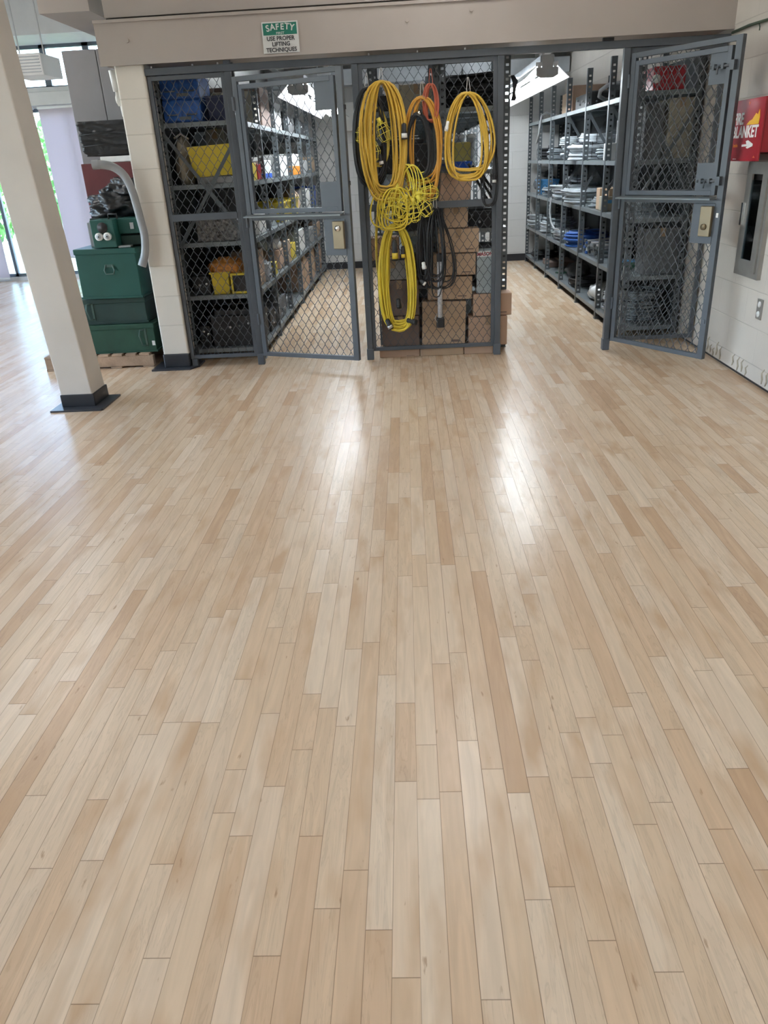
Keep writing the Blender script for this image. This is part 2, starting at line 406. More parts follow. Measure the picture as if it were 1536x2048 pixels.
def text(name, s, size, m, parent, T, extrude=0.0006, offset=0.0, sx=1.0, align='CENTER'):
    """T maps local (x right, y up, z out) to the parent's space"""
    cu = bpy.data.curves.new('t', 'FONT'); cu.body = s; cu.size = size; cu.extrude = extrude; cu.offset = offset
    cu.align_x = align; cu.align_y = 'CENTER'; cu.resolution_u = 3
    to = bpy.data.objects.new('t', cu); col.objects.link(to)
    dg = bpy.context.evaluated_depsgraph_get()
    me = bpy.data.meshes.new_from_object(to.evaluated_get(dg))
    bpy.data.objects.remove(to); bpy.data.curves.remove(cu)
    me.transform(T @ Matrix.Diagonal((sx, 1, 1, 1)))
    me.materials.clear(); me.materials.append(M[m]); me.name = name
    ob = bpy.data.objects.new(name, me); col.objects.link(ob); ob.parent = parent
    return ob

def frameT(o, r, u):
    r = Vector(r).normalized(); u = Vector(u).normalized(); n = r.cross(u)
    return Matrix(((r.x, u.x, n.x, o[0]), (r.y, u.y, n.y, o[1]), (r.z, u.z, n.z, o[2]), (0, 0, 0, 1)))
FRONT = lambda x, y, z: frameT((x, y, z), (1, 0, 0), (0, 0, 1))   # reads towards -Y

# ------------------------------------------------------------------ camera
F, TH, RO, YA, H = 1505.61, 0.435582, -0.053756, -0.046286, 1.55
f = Vector((math.sin(YA) * math.cos(TH), math.cos(YA) * math.cos(TH), -math.sin(TH)))
r = Vector((math.cos(YA), -math.sin(YA), 0)); u = r.cross(f)
r2 = math.cos(RO) * r + math.sin(RO) * u; u2 = -math.sin(RO) * r + math.cos(RO) * u
cd = bpy.data.cameras.new('camera'); cam = bpy.data.objects.new('camera', cd); col.objects.link(cam)
cam.matrix_world = Matrix(((r2.x, u2.x, -f.x, 0), (r2.y, u2.y, -f.y, 0), (r2.z, u2.z, -f.z, H), (0, 0, 0, 1)))
cd.sensor_fit = 'VERTICAL'; cd.sensor_height = 36; cd.lens = 36 * F / 2048; cd.clip_start = 0.05; cd.clip_end = 300
bpy.context.scene.camera = cam

# ------------------------------------------------------------------ setting
D = 6.475; XW = 2.40; YB = 12.72; YF = 13.2; XL = -10.0; YS = -5.0; ZC = 3.95
struct('floor', MB().box(XL - .2, XW + .2, YS - .2, YF + .2, -0.1, 0), 'floor')
wr = struct('wall_right', MB().box(XW, XW + .2, YS, YB, 0.022, ZC), 'blockX')
struct('wall_gap_shadow', MB().box(XW + .012, XW + .2, YS, YB, 0, 0.022), 'basebd')  # black strip painted as the shadow in the gap under the wall
struct('wall_back', MB().box(-2.1, XW + .2, YB, YB + .2, 0, ZC), 'blockY')
struct('baseboard_back', MB().box(-1.85, XW, YB - .008, YB, 0, 0.105), 'basebd')
struct('wall_behind', MB().box(XL, XW + .2, YS - .2, YS, 0, ZC), 'white')
struct('ceiling', MB().box(XL - .2, XW + .2, YS - .2, YF + .2, ZC, ZC + .15), 'ceil')
struct('wall_left', MB().box(-2.1, -2.0, 6.70, YB, 0, 2.85), 'white')         # west side of the store
ci = MB().box(-2.1, XW, 6.84, YB, 2.85, 2.95)
for k in range(6):
    x = -1.8 + k * 0.75
    ci.box(x, x + .09, 6.84, YB, 2.76, 2.85)
struct('ceiling_store', ci, 'ceil')
# west windows out of view, added to let daylight in ------------------------------------------------
wl = MB()
ys = [-3.5, -0.5, 2.6, 5.7, 8.8, 11.9]
wl.box(XL - .2, XL, YS, YF, 0, 0.75).box(XL - .2, XL, YS, YF, 3.3, ZC)
edges = [YS, -4.6]
for k in range(5): edges += [ys[k] - .0 + 2.45 - .0, ys[k + 1] - .25] if False else []
openL = [(-4.4, -1.6), (-1.0, 1.8), (2.4, 5.2), (5.8, 8.6), (9.2, 12.0)]
prev = YS
for a, b_ in openL:
    wl.box(XL - .2, XL, prev, a, 0.75, 3.3); prev = b_
wl.box(XL - .2, XL, prev, YF, 0.75, 3.3)
struct('wall_west', wl, 'white')
wn_ = 1
for a, b_ in openL:
    w = MB()
    for (p, q) in ((a, a + .05), ((a + b_) / 2 - .03, (a + b_) / 2 + .03), (b_ - .05, b_)): w.box(XL - .12, XL - .06, p, q, 0.75, 3.3)
    for z in (0.75, 3.25): w.box(XL - .12, XL - .06, a, b_, z, z + .05)
    o = struct('window_%d' % wn_, w, 'alu'); wn_ += 1
    MB().box(XL - .095, XL - .087, a, b_, 0.8, 3.25).build('glass', 'glass', o)
# far wall with shaded windows and a clerestory
wf = MB()
wf.box(XL, -7.9, YF, YF + .2, 0, ZC).box(-4.35, -2.1, YF, YF + .2, 0, ZC)
wf.box(-7.9, -4.35, YF, YF + .2, 3.42, ZC).box(-7.9, -4.35, YF, YF + .2, 2.56, 2.80).box(-7.9, -4.35, YF, YF + .2, 0, 0.06)
struct('wall_far', wf, 'white')
w = MB()
for x in (-7.9, -6.70, -6.50, -6.05, -5.18, -4.40): w.box(x, x + .05, YF + .06, YF + .12, 0.06, 2.56)
for z in (0.06, 2.51): w.box(-7.9, -4.35, YF + .06, YF + .12, z, z + .05)
o = struct('window_6', w, 'alu'); MB().box(-7.9, -4.35, YF + .088, YF + .094, 0.06, 2.56).build('glass', 'glass', o)
w = MB()
for x in (-7.9, -6.9, -5.50, -4.83): w.box(x, x + .10, YF + .05, YF + .12, 2.80, 3.42)
for z in (2.80, 3.36): w.box(-7.9, -4.35, YF + .05, YF + .12, z, z + .06)
o = struct('window_7', w, 'alu'); MB().box(-7.9, -4.35, YF + .088, YF + .094, 2.80, 3.42).build('glass', 'glass', o)
struct('trim_2', MB().box(-8.0, -4.3, YF - .10, YF, 2.77, 2.83).box(-8.0, -4.3, YF - .14, YF - .0, 2.59, 2.765), 'white')
struct('trim_3', MB().box(-8.2, -2.2, YF - .9, YF, 3.40, ZC), 'white')
struct('trim_4', MB().box(-2.80, -2.40, 6.9, 12.2, 2.72, 3.05).box(-2.76, -2.44, 6.9, 12.2, 3.05, ZC), 'beam')
# roller shades
def shade(x0, x1, zb, label):
    t = thing('roller_shade', label, 'window shade', ((x0 + x1) / 2, YF - .08, zb), group='roller shades on the far windows')
    g = MB(); n = 14
    vs = []
    for i in range(n + 1):
        xx = x0 + (x1 - x0) * i / n
        for j in range(2):
            vs.append((xx, YF - .075 + .004 * math.sin(i * 1.3), zb + .03 if j == 0 else 2.585))
    g.add(vs, [(2 * i, 2 * i + 2, 2 * i + 3, 2 * i + 1) for i in range(n)], True)
    g.build('shade_fabric', 'shade', t)
    MB().bbox(x0, x1, YF - .09, YF - .06, zb, zb + .035, .005).build('bottom_bar', 'white', t)
    MB().cyl((x0 - .01, YF - .07, 2.56), (x1 + .01, YF - .07, 2.56), .022, 12).build('roller', 'white', t)
    return t
shade(-5.65, -4.36, 0.33, 'pale lavender roller shade drawn down right of the green gap')
shade(-6.38, -5.735, 0.20, 'lavender roller shade mostly hidden behind the near cream column')
shade(-7.88, -6.74, 0.04, 'lavender roller shade at the left edge of the photo')
# outdoors -----------------------------------------------------------------------
struct('ground', MB().box(-40, 10, -30, 45, -0.35, -0.30), 'ground')
for k, (x, y, rr, hh, lab) in enumerate([(-6.9, 18.5, 1.5, 3.2, 'leafy green tree seen through the narrow gap beside the shade'),
                                         (-11.2, 21.5, 1.7, 3.4, 'leafy green tree outside the far left window'),
                                         (-5.6, 24.5, 1.4, 5.4, 'tall green tree outside the high clerestory window')]):
    t = thing('tree', lab, 'tree', (x, y, -0.3), group='trees outside the windows')
    MB().tube([(x, y, -0.3), (x + .1, y, hh * .5), (x - .05, y, hh)], [.14, .11, .05], 8).build('trunk', 'bark', t)
    lf = MB(); R_ = random.Random(k)
    for i in range(1700):
        a, b_, c = R_.uniform(0, 2 * PI), math.acos(R_.uniform(-1, 1)), R_.uniform(.55, 1) ** .5
        p = Vector((math.cos(a) * math.sin(b_) * rr, math.sin(a) * math.sin(b_) * rr, math.cos(b_) * hh * .5)) * c + Vector((x, y, hh * .52))
        e = Euler((R_.uniform(0, 6), R_.uniform(0, 6), R_.uniform(0, 6))).to_matrix(); s_ = R_.uniform(.07, .15)
        lf.add([p + e @ Vector(q) * s_ for q in ((-1, 0, 0), (0, -.5, 0.1), (1, 0, 0), (0, .5, 0.1))], [(0, 1, 2, 3)])
    lf.build('foliage', 'leaf', t)

# beams over the cage
bm_ = MB().box(-2.22, XW, 6.41, 6.84, 2.30, 2.565)
bm_.box(-2.22, XW, 6.400, 6.41, 2.285, 2.300).box(-2.22, XW, 6.395, 6.41, 2.555, 2.575)
struct('trim_5', bm_, 'beam')
struct('trim_6', MB().box(-2.14, XW, 6.44, 6.84, 2.592, ZC), 'beam')
struct('beam_gap_shadow', MB().box(-2.14, XW, 6.47, 6.80, 2.565, 2.592), 'darkint')  # dark strip painted as the shadow in the gap between the beams
# little patched spots and bolt heads on the beam
for (x, z) in ((-1.99, 2.44), (0.06, 2.46), (0.52, 2.50)):
    solo('bolt_head', MB().cyl((x, 6.412, z), (x, 6.400, z), .014, 8), 'beam', {-1.99: 'small painted bolt head at the left end of the beam', 0.06: 'small painted bolt head right of the safety sign', 0.52: 'small painted bolt head highest on the beam'}[x], 'bolt', 'bolt heads on the beam')

# ------------------------------------------------------------------ near column and block pillar
t = thing('steel_column', 'square cream column standing nearest on the left, black base', 'column', (-2.463, 5.47, 0))
cT = Matrix.Translation((-2.463, 5.47, 0)) @ Matrix.Rotation(math.radians(-2.9), 4, 'Y')
MB().bbox(-.118, .118, -.128, .128, 0.05, ZC, .008, T=cT).build('shaft', 'cream', t)
MB().bbox(-.126, .128, -.137, .137, 0.012, 0.103, .005, T=Matrix.Translation((-2.465, 5.47, 0))).build('base_sleeve', 'rubber', t)
MB().prism([(-2.645, 5.24), (-2.268, 5.24), (-2.256, 5.255), (-2.256, 5.63), (-2.645, 5.63)], 0, 0.013, 'z').build('base_plate', 'matr', t)
t = thing('block_pillar', 'cream painted block pillar at the left end of the cage', 'pillar', (-2.01, 6.62, 0))
MB().bbox(-2.132, -1.912, 6.435, 6.655, 0.10, 2.30, .012).build('shaft', 'blockP', t)
MB().bbox(-2.139, -1.909, 6.425, 6.662, 0.012, 0.128, .01).build('base_sleeve', 'rubber', t)
MB().prism([(-2.235, 6.36), (-1.90, 6.36), (-1.84, 6.47), (-1.84, 6.66), (-2.235, 6.66)], 0, 0.014, 'z').build('base_plate', 'matr', t)

# ------------------------------------------------------------------ safety sign
t = thing('safety_sign', 'white and green safety sign on the beam about proper lifting', 'sign', (-0.862, 6.40, 2.29))
MB().bbox(-0.995, -0.73, 6.396, 6.41, 2.303, 2.500, .003).build('sign_board', 'signwhite', t)
MB().box(-0.985, -0.74, 6.3945, 6.397, 2.417, 2.491).build('header_band', 'signgreen', t)
o0 = OFF[t.name]
def st(s, z, size, m, off=0.0012, sx=1.0, x=-0.862): 
    return text('lettering', s, size, m, t, Matrix.Translation(-o0) @ FRONT(x, 6.3943, z), offset=off, sx=sx)
# arched SAFETY
for i, ch in enumerate('SAFETY'):
    q = (i - 2.5) / 2.5
    T_ = Matrix.Translation(-o0) @ FRONT(-0.862 + q * .088, 6.3940, 2.459 + (.006 if i in (1, 2, 3, 4) else -.001)) @ Matrix.Rotation(-q * .22, 4, 'Z')
    text('lettering', ch, 0.052 + (.004 * abs(q)), 'signwhite', t, T_, offset=0.0013)
st('FIRST', 2.427, 0.021, 'signwhite', 0.0003, 1.2)
st('USE PROPER', 2.394, 0.037, 'ink', 0.0010, 1.0)
st('LIFTING', 2.359, 0.037, 'ink', 0.0010, 1.0)
st('TECHNIQUES', 2.323, 0.037, 'ink', 0.0010, 1.0)

# ------------------------------------------------------------------ cage
def mesh_panel(mb, x0, x1, z0, z1, y=0.0, dx=0.066, dz=0.103, r=0.0026):
    k = dz / dx
    for sgn in (1, -1):
        n0 = int(math.floor((x0 - (z1 - z0) / k) / dx)) - 2; n1 = int(math.ceil((x1 + (z1 - z0) / k) / dx)) + 2
        for i in range(n0, n1 + 1):
            xi = i * dx
            # line x = xi + sgn*(z-z0)/k
            za, zb = z0, z1
            if sgn > 0: lo, hi = z0 + (x0 - xi) * k, z0 + (x1 - xi) * k
            else: lo, hi = z0 + (xi - x1) * k, z0 + (xi - x0) * k
            za, zb = max(za, lo), min(zb, hi)
            if zb - za < 0.01: continue
            st_ = dz / 2
            j0 = math.ceil((za - z0) / st_ - 1e-6); j1 = math.floor((zb - z0) / st_ + 1e-6)
            zs = [za] + [z0 + j * st_ for j in range(j0, j1 + 1) if za + .004 < z0 + j * st_ < zb - .004] + [zb]
            pts = []
            for z in zs:
                j = round((z - z0) / st_)
                on_ = abs(z - (z0 + j * st_)) < 1e-4
                yo = (r * .9) * (1 if (i * sgn + j) % 2 else -1) * sgn if on_ else 0
                xx = xi + sgn * (z - z0) / k
                if on_ and z > za + .01 and z < zb - .01:
                    d_ = .006
                    sh = d_ / k * sgn * .75
                    pts.append((xx - sgn * d_ / k + sh, y + yo, z - d_)); pts.append((xx + sgn * d_ / k - sh, y + yo, z + d_))
                else: pts.append((xx, y + yo, z))
            mb.tube(pts, r, 4, smooth=False)

def angle_frame(mb, x0, x1, z0, z1, w=0.032, y0=-.015, y1=.015, y=0.0):
    mb.box(x0, x0 + w, y + y0, y + y1, z0, z1).box(x1 - w, x1, y + y0, y + y1, z0, z1)
    mb.box(x0 + w, x1 - w, y + y0, y + y1, z0, z0 + w).box(x0 + w, x1 - w, y + y0, y + y1, z1 - w, z1)

# fixed partition panels
def panel(x0, x1, label, rail_z, side_cap=False):
    t = thing('mesh_partition', label, 'wire partition', ((x0 + x1) / 2, D, 0.07), group='fixed wire mesh panels of the cage')
    fr = MB(); angle_frame(fr, x0, x1, 0.072, 2.21, 0.030, y=D); fr.build('frame', 'cage', t, bevel=0.002)
    if rail_z: MB().box(x0 + .03, x1 - .03, D - .022, D + .008, rail_z - .026, rail_z + .026).build('middle_rail', 'cage', t, bevel=0.002)
    m_ = MB(); mesh_panel(m_, x0 + .02, x1 - .02, 0.085, 2.195, D + .004); m_.build('wire_mesh', 'wire', t)
    return t
pl = panel(-1.905, -1.318, 'wire mesh panel bolted beside the block pillar, left of the left gate', 1.215)
MB().bbox(-1.90, -1.85, D - .02, D + .02, 0, .07, .004).build('foot', 'cage', pl)
pm = panel(-0.317, 0.72, 'wire mesh panel between the two gates, hung with yellow cords', 1.215)
pr = panel(1.69, 2.385, 'wire mesh panel behind the open right gate', 1.215)
# posts
def post(x, label):
    t = thing('cage_post', label, 'post', (x, D, 0), group='square posts of the cage')
    MB().bbox(x - .024, x + .024, D - .028, D + .022, 0.006, 2.212, .003).build('tube', 'cage', t)
    MB().bbox(x - .029, x + .029, D - .033, D + .027, 0, 0.095, .004).build('foot_sleeve', 'cage2', t)
    for z in (0.45, 1.1, 1.75): MB().cyl((x, D - .028, z), (x, D - .033, z), .006, 8).build('bolt', 'cage2', t)
    return t
post(-1.292, 'grey square post that carries the left gate')
post(-0.342, 'grey square post left of the hanging yellow cords')
post(0.744, 'grey square post right of the hanging yellow cords')
post(1.664, 'grey square post that carries the right gate')
t = thing('cage_rail', 'long grey top rail running across the whole cage under the beam', 'rail', (0.2, D, 2.212))
MB().bbox(-1.955, 2.398, D - .03, D + .024, 2.214, 2.262, .003).build('rail_tube', 'cage', t)
MB().box(-1.315, -1.268, D - .034, D + .02, 2.262, 2.285).build('stub', 'cage2', t)
for x in (-1.86, -1.55, -1.36, -0.23, 0.13, 0.48): MB().cyl((x, D - .01, 2.262), (x, D - .01, 2.276), .007, 8).build('bolt', 'bolt', t)
MB().box(1.48, 1.56, D - .02, D + .01, 2.262, 2.285).build('bracket', 'black', t)

# gates -------------------------------------------------------------------------
def gate(label, hinge, ang, bolts):
    t = thing('cage_gate', label, 'gate', (hinge[0], hinge[1], 0.085), (0, 0, ang), world=False, group='open wire mesh gates')
    z = lambda a: a - 0.085
    W = 0.905
    fr = MB()
    fr.box(0, .04, -.016, .016, z(.085), z(2.172)).box(W - .048, W, -.018, .018, z(.085), z(2.172))
    fr.box(.04, W - .048, -.016, .016, z(.085), z(.118)).box(.04, W - .048, -.016, .016, z(2.138), z(2.172))
    fr.box(.04, W - .048, -.014, .014, z(1.170), z(1.20))
    fr.build('frame', 'cage', t, bevel=0.002)
    m_ = MB(); mesh_panel(m_, .032, W - .04, z(.10), z(1.18), 0.002); m_.build('lower_mesh', 'wire', t)
    up = MB(); angle_frame(up, .052, W - .062, z(1.222), z(2.118), .032, -.026, .010)
    u_ = up.build('upper_sash', 'cage2', t, bevel=0.002)
    m_ = MB(); mesh_panel(m_, .075, W - .085, z(1.24), z(2.10), -0.008); m_.build('upper_mesh', 'wire', u_)
    MB().box(W - .235, W - .064, -.016, -.011, z(1.225), z(1.43)).build('bolt_plate', 'cage2', u_)
    MB().box(W - .225, W - .064, -.016, -.011, z(1.905), z(2.115)).build('bolt_plate', 'cage2', u_)
    lg = MB().prism([(-.016, z(1.200)), (-.085, z(1.196)), (-.085, z(1.206)), (-.016, z(1.216))], .005, W - .052, 'x')
    lg.build('ledge', 'shelf', t)
    lp = MB().box(W - .225, W - .045, -.022, -.016, z(.905), z(1.17)); lo = lp.build('lock_plate', 'cage2', t, bevel=0.002)
    MB().bbox(W - .142, W - .050, -.05, -.022, z(.955), z(1.155), .004).build('lock_case', 'brass', lo)['label'] = 'brass coloured lock case'
    kz = 1.105 if not bolts else 1.02
    MB().cyl((W - .098, -.050, z(kz)), (W - .098, -.062, z(kz)), .021, 16).build('lock_cylinder', 'chrome' if not bolts else 'brass', lo)
    if bolts:
        for zz in (1.315, 2.005):
            sb = MB().cyl((W - .21, -.03, z(zz)), (W - .02, -.03, z(zz)), .009, 10)
            for xx in (W - .19, W - .12, W - .06): sb.box(xx, xx + .018, -.044, -.014, z(zz) - .016, z(zz) + .016)
            sb.tube([(W - .14, -.035, z(zz)), (W - .14, -.05, z(zz) - .012), (W - .14, -.052, z(zz) - .045)], .007, 6)
            sb.box(W - .052, W - .02, -.05, -.018, z(zz) - .028, z(zz) + .028)
            sb.build('slide_bolt', 'cage', u_)
        for zz in (0.35, 1.08):
            MB().bbox(W - .030, W - .012, -.024, -.017, z(zz), z(zz) + .03, .002).build('strike_tab', 'whitepl' if zz > 1 else 'cage2', t)
    else:
        for zz in (1.40, 1.90): MB().box(W, W + .008, -.01, .01, z(zz), z(zz) + .03).build('strike_tab', 'black', t)
    for zz in (0.35, 1.12, 1.95):
        MB().cyl((-.004, -.02, z(zz)), (-.004, -.02, z(zz) + .09), .010, 8).build('hinge', 'cage2', t)
    return t
gate('left wire mesh gate standing slightly ajar into the room', (-1.254, 6.424), math.atan2(6.11 - 6.424, -.441 + 1.254), False)
gate('right wire mesh gate swung wide open against the right wall', (1.700, 6.425), math.atan2(5.73 - 6.425, 2.155 - 1.700), True)

# ------------------------------------------------------------------ slotted racks
def ladder(mb, w, h, z0, pitch=.0485, hw=.022, hh=.017, T=None):
    """one perforated flange in the xz plane, 0..w wide, real slots"""
    t_ = .0022; n = int((h - .03) / pitch); a = (w - hw) / 2
    mb.box(0, a, 0, t_, z0, z0 + h, T).box(w - a, w, 0, t_, z0, z0 + h, T)
    zc = z0; 
    for k in range(n):
        zs = z0 + .03 + k * pitch
        mb.box(a, w - a, 0, t_, zc, zs, T); zc = zs + hh
    mb.box(a, w - a, 0, t_, zc, z0 + h, T)
upr = {}
def upright_mesh(sx, sy, h=2.29):
    key = (sx, sy, h)
    if key not in upr:
        mb = MB(); w = .052
        T1 = Matrix.Diagonal((sx, sy, 1, 1))
        ladder(mb, w, h, 0, T=T1)
        mb.box(0, .0022, 0, .042, 0, h, T1)
        o = mb.build('upright', 'rack'); upr[key] = o.data; bpy.data.objects.remove(o)
    return upr[key]
def add_upright(t, x, y, sx, sy, h=2.29):
    o = bpy.data.objects.new('upright', upright_mesh(sx, sy, h)); col.objects.link(o); o.parent = t
    o.location = Vector((x, y, .004)) - OFF[t.name]
    return o
shm = {}
def add_shelf(t, x0, x1, y0, y1, z):
    key = (round(x1 - x0, 3), round(y1 - y0, 3))
    if key not in shm:
        w, d = key; mb = MB()
        mb.box(0, w, 0, d, -.003, 0).box(0, w, 0, .003, -.034, -.003).box(0, w, d - .003, d, -.034, -.003)
        mb.box(0, .003, .003, d - .003, -.034, -.003).box(w - .003, w, .003, d - .003, -.034, -.003)
        mb.box(0, .012, 0, d, -.037, -.034).box(w - .012, w, 0, d, -.037, -.034)
        o = mb.build('shelf', 'shelf'); shm[key] = o.data; bpy.data.objects.remove(o)
    o = bpy.data.objects.new('shelf', shm[key]); col.objects.link(o); o.parent = t
    o.location = Vector((x0, y0, z)) - OFF[t.name]
def strap(mb, p, q, w=.028, t_=.003, ax='x'):
    """flat steel bar lying in a plane of constant y (ax x) or constant x (ax y)"""
    p, q = Vector(p), Vector(q); d = (q - p).normalized()
    nrm = Vector((0, 1, 0)) if ax == 'x' else Vector((1, 0, 0)); s_ = d.cross(nrm) * w / 2; nn = nrm * t_
    vs = [p + s_, p - s_, q - s_, q + s_]; vs += [v + nn for v in vs]
    mb.add(vs, [(0, 1, 2, 3), (7, 6, 5, 4), (0, 4, 5, 1), (1, 5, 6, 2), (2, 6, 7, 3), (3, 7, 4, 0)])
ZL = [.105, .565, 1.0, 1.45, 1.905]; ZR = [.105, .535, 1.005, 1.452, 1.95]
YL = [6.68, 7.629, 8.577, 9.546, 10.578, 11.556, 12.52]; YR = [6.84, 7.785, 8.741, 9.753, 10.742, 11.676, 12.612]

def rack(label, x_ai, x_bk, ys_, zs_, sx, end_brace):
    """rack running in depth; x_ai aisle face, x_bk back face; flanges point from the aisle face inwards (sx)"""
    t = thing('storage_rack', label, 'shelving', ((x_ai + x_bk) / 2, (ys_[0] + ys_[-1]) / 2, 0), group='grey slotted steel racks')
    for i, y in enumerate(ys_):
        sy = -1 if i == len(ys_) - 1 else 1
        add_upright(t, x_ai, y, sx, sy); add_upright(t, x_bk, y, -sx, sy)
        for x in (x_ai, x_bk - (.05 if sx > 0 else -.05)):
            MB().box(x - .004 * sx, x + .056 * sx, y - .012 if sy > 0 else y - .05, y + .05 if sy > 0 else y + .012, 0, .006).build('foot_plate', 'rack', t)
    a, b_ = min(x_ai, x_bk), max(x_ai, x_bk)
    for i in range(len(ys_) - 1):
        for z in zs_:
            add_shelf(t, a + .003, b_ - .003, ys_[i] + .004, ys_[i + 1] - .002, z)
    MB().box(x_bk - .004 * (1 if sx > 0 else -1) * 0 + (.006 if sx > 0 else -.008), x_bk + (.008 if sx > 0 else -.006), ys_[0], ys_[-1], .08, 2.2).build('dark_backing', 'rackback', t)  # added dark backing, its colour imitates the shadowed rack interior
    return t
rl = rack('long grey steel rack lining the left side of the left aisle', -1.29, -1.945, YL, ZL, -1, True)
rr_ = rack('long grey steel rack lining the right side of the right aisle', 1.875, 2.375, YR, ZR, 1, True)
# sway braces on the ends
b_ = MB(); y = 6.668
strap(b_, (-1.90, y, 1.82), (-1.30, y, .98)); strap(b_, (-1.30, y - .004, 1.82), (-1.90, y - .004, .98)); b_.cyl((-1.60, y - .006, 1.40), (-1.60, y - .012, 1.40), .009, 8)
b_.build('sway_brace', 'rack', rl)
b_ = MB(); y = 6.83
strap(b_, (2.36, y, 1.85), (1.93, y, 1.15)); strap(b_, (1.93, y - .004, 1.85), (2.36, y - .004, 1.15)); b_.build('sway_brace', 'rack', rr_)
for i in (1, 2, 3):
    b_ = MB(); y = YR[i] + .006
    strap(b_, (1.92, y, 1.88), (2.36, y, 1.2)); strap(b_, (2.36, y + .004, 1.88), (1.92, y + .004, 1.2)); b_.build('sway_brace', 'rack', rr_)
# centre rack (double depth, seen from its end)
XM0, XM1 = -0.26, 0.85; YM = [6.735, 7.68, 8.63, 9.58, 10.53, 11.5, 12.4]
rm = thing('storage_rack', 'grey steel rack between the two aisles behind the yellow cords', 'shelving', ((XM0 + XM1) / 2, 9.5, 0), group='grey slotted steel racks')
for i, y in enumerate(YM):
    sy = -1 if i == len(YM) - 1 else 1
    for x, sx in ((XM0, 1), (XM1, -1), ((XM0 + XM1) / 2 + .001, 1), ((XM0 + XM1) / 2 - .001, -1)): add_upright(rm, x, y, sx, sy)
    for x in (XM0, XM1 - .055): MB().box(x - .003, x + .058, y - .012, y + .04, 0, .006).build('foot_plate', 'rack', rm)
for i in range(len(YM) - 1):
    for z in ZL: add_shelf(rm, XM0 + .003, XM1 - .003, YM[i] + .004, YM[i + 1] - .002, z)
MB().box((XM0 + XM1) / 2 - .004, (XM0 + XM1) / 2 + .004, YM[1], YM[-1], .08, 2.2).build('dark_backing', 'rackback', rm)  # same added backing in the shadow colour

# ------------------------------------------------------------------ aisle lights
def fixture(label, x, y0, y1, group, z=2.12, tubem='tube'):
    t = thing('strip_light', label, 'ceiling light', (x, (y0 + y1) / 2, z), group=group)
    w = .19
    for q in (-1, 1):
        MB().prism([(x + q * w, z), (x + q * (w - .004), z - .004), (x + q * .088, z + .083), (x + q * .092, z + .088)], y0 + .02, y1, 'y').build('reflector', 'refl', t)
    for k in range(5):
        yy = y0 + .02 + k * (y1 - y0 - .1) / 4
        MB().box(x - .092, x + .092, yy, yy + .03, z + .086, z + .116).build('cross_bracket', 'refl', t)
    MB().bbox(x - .055, x + .055, y0 + .01, y1 - .01, z + .113, z + .165, .004).build('channel', 'fixgrey', t)
    e = MB().prism([(x - .09, z + .02), (x - .05, z + .0), (x + .05, z + .0), (x + .09, z + .02), (x + .09, z + .075), (x + .045, z + .075), (x + .045, z + .165), (x - .045, z + .165), (x - .045, z + .075), (x - .09, z + .075)], y0 - .01, y0 + .018, 'y')
    e.build('end_plate', 'fixgrey', t)
    n = max(1, round((y1 - y0) / 1.3)); L_ = (y1 - y0) / n
    for k in range(n):
        for dx in (-.065, .065):
            a, b2 = y0 + k * L_ + .03, y0 + (k + 1) * L_ - .03
            MB().cyl((x + dx, a, z + .045), (x + dx, b2, z + .045), .018, 10).build('lamp_tube', tubem, t)
    for k in range(n + 1):
        yy = min(max(y0 + k * L_, y0 + .02), y1 - .01)
        for dx in (-.065, .065): MB().box(x + dx - .014, x + dx + .014, yy - .018, yy + .018, z + .02, z + .10).build('lamp_socket', 'whitepl', t)
    return t
def hang(t, x, ys_, z0, z1):
    for y in ys_: MB().cyl((x, y, z0), (x, y, z1), .006, 6).build('hanger', 'fixgrey', t)
g = 'hanging fluorescent strip lights over the aisles'
fa = fixture('bright hanging strip light over the right aisle', 1.21, 7.20, 12.2, g, z=2.11); hang(fa, 1.21, (7.5, 9.7, 11.9), 2.27, 2.85)
fb = fixture('bright hanging strip light over the left aisle', -0.90, 7.50, 11.4, g, z=2.11); hang(fb, -0.90, (7.8, 9.4, 11.1), 2.27, 2.85)
g = 'strip lights on the ceiling of the main room'
for x, y0, y1, lab in ((0.35, 4.1, 6.0, 'ceiling strip light above the room, nearest the cage'), (0.35, -0.6, 1.9, 'ceiling strip light above the camera'),
                       (-3.9, 5.6, 7.9, 'ceiling strip light over the left part of the room'), (-3.9, 0.6, 3.0, 'ceiling strip light left of the camera'),
                       (-7.2, 3.6, 6.0, 'ceiling strip light at the far left of the room')):
    fx = fixture(lab, x, y0, y1, g, z=3.35, tubem='tube2'); hang(fx, x, (y0 + .3, y1 - .3), 3.51, ZC)

# pipe across the back of the store and back-wall fittings
solo('duct', MB().bbox(-1.9, 2.38, 12.30, 12.60, 2.56, 2.76, .01), 'fixgrey', 'grey duct along the top of the back wall', 'duct')
solo('wall_cabinet', MB().bbox(-0.95, -0.42, 12.55, 12.71, 1.98, 2.36, .01), 'white', 'white box unit high on the back wall of the left aisle', 'wall unit')
# ------------------------------------------------------------------ generic stock
def carton(label, x0, x1, y0, y1, z0, z1, m='card', ry=0.0, rz=0.0, group=None, tape=True, name='cardboard_box', cat='box', mark=False):
    t = thing(name, label, cat, ((x0 + x1) / 2, (y0 + y1) / 2, z0), (0, ry, rz), group=group, world=False)
    w, d, h = (x1 - x0) / 2, (y1 - y0) / 2, z1 - z0
    MB().bbox(-w, w, -d, d, 0, h, min(.006, h * .12)).build('box_body', m, t)
    if tape:
        MB().box(-.022, .022, -d - .0008, d + .0008, h - .0002, h + .0008).box(-.022, .022, -d - .0008, -d, h - min(.07, h * .4), h).build('tape_strip', 'tape', t)
    if mark:
        MB().box(w * .35, w * .75, -d - .0008, -d, h * .12, h * .17).build('printed_mark', 'card3', t)
    return t

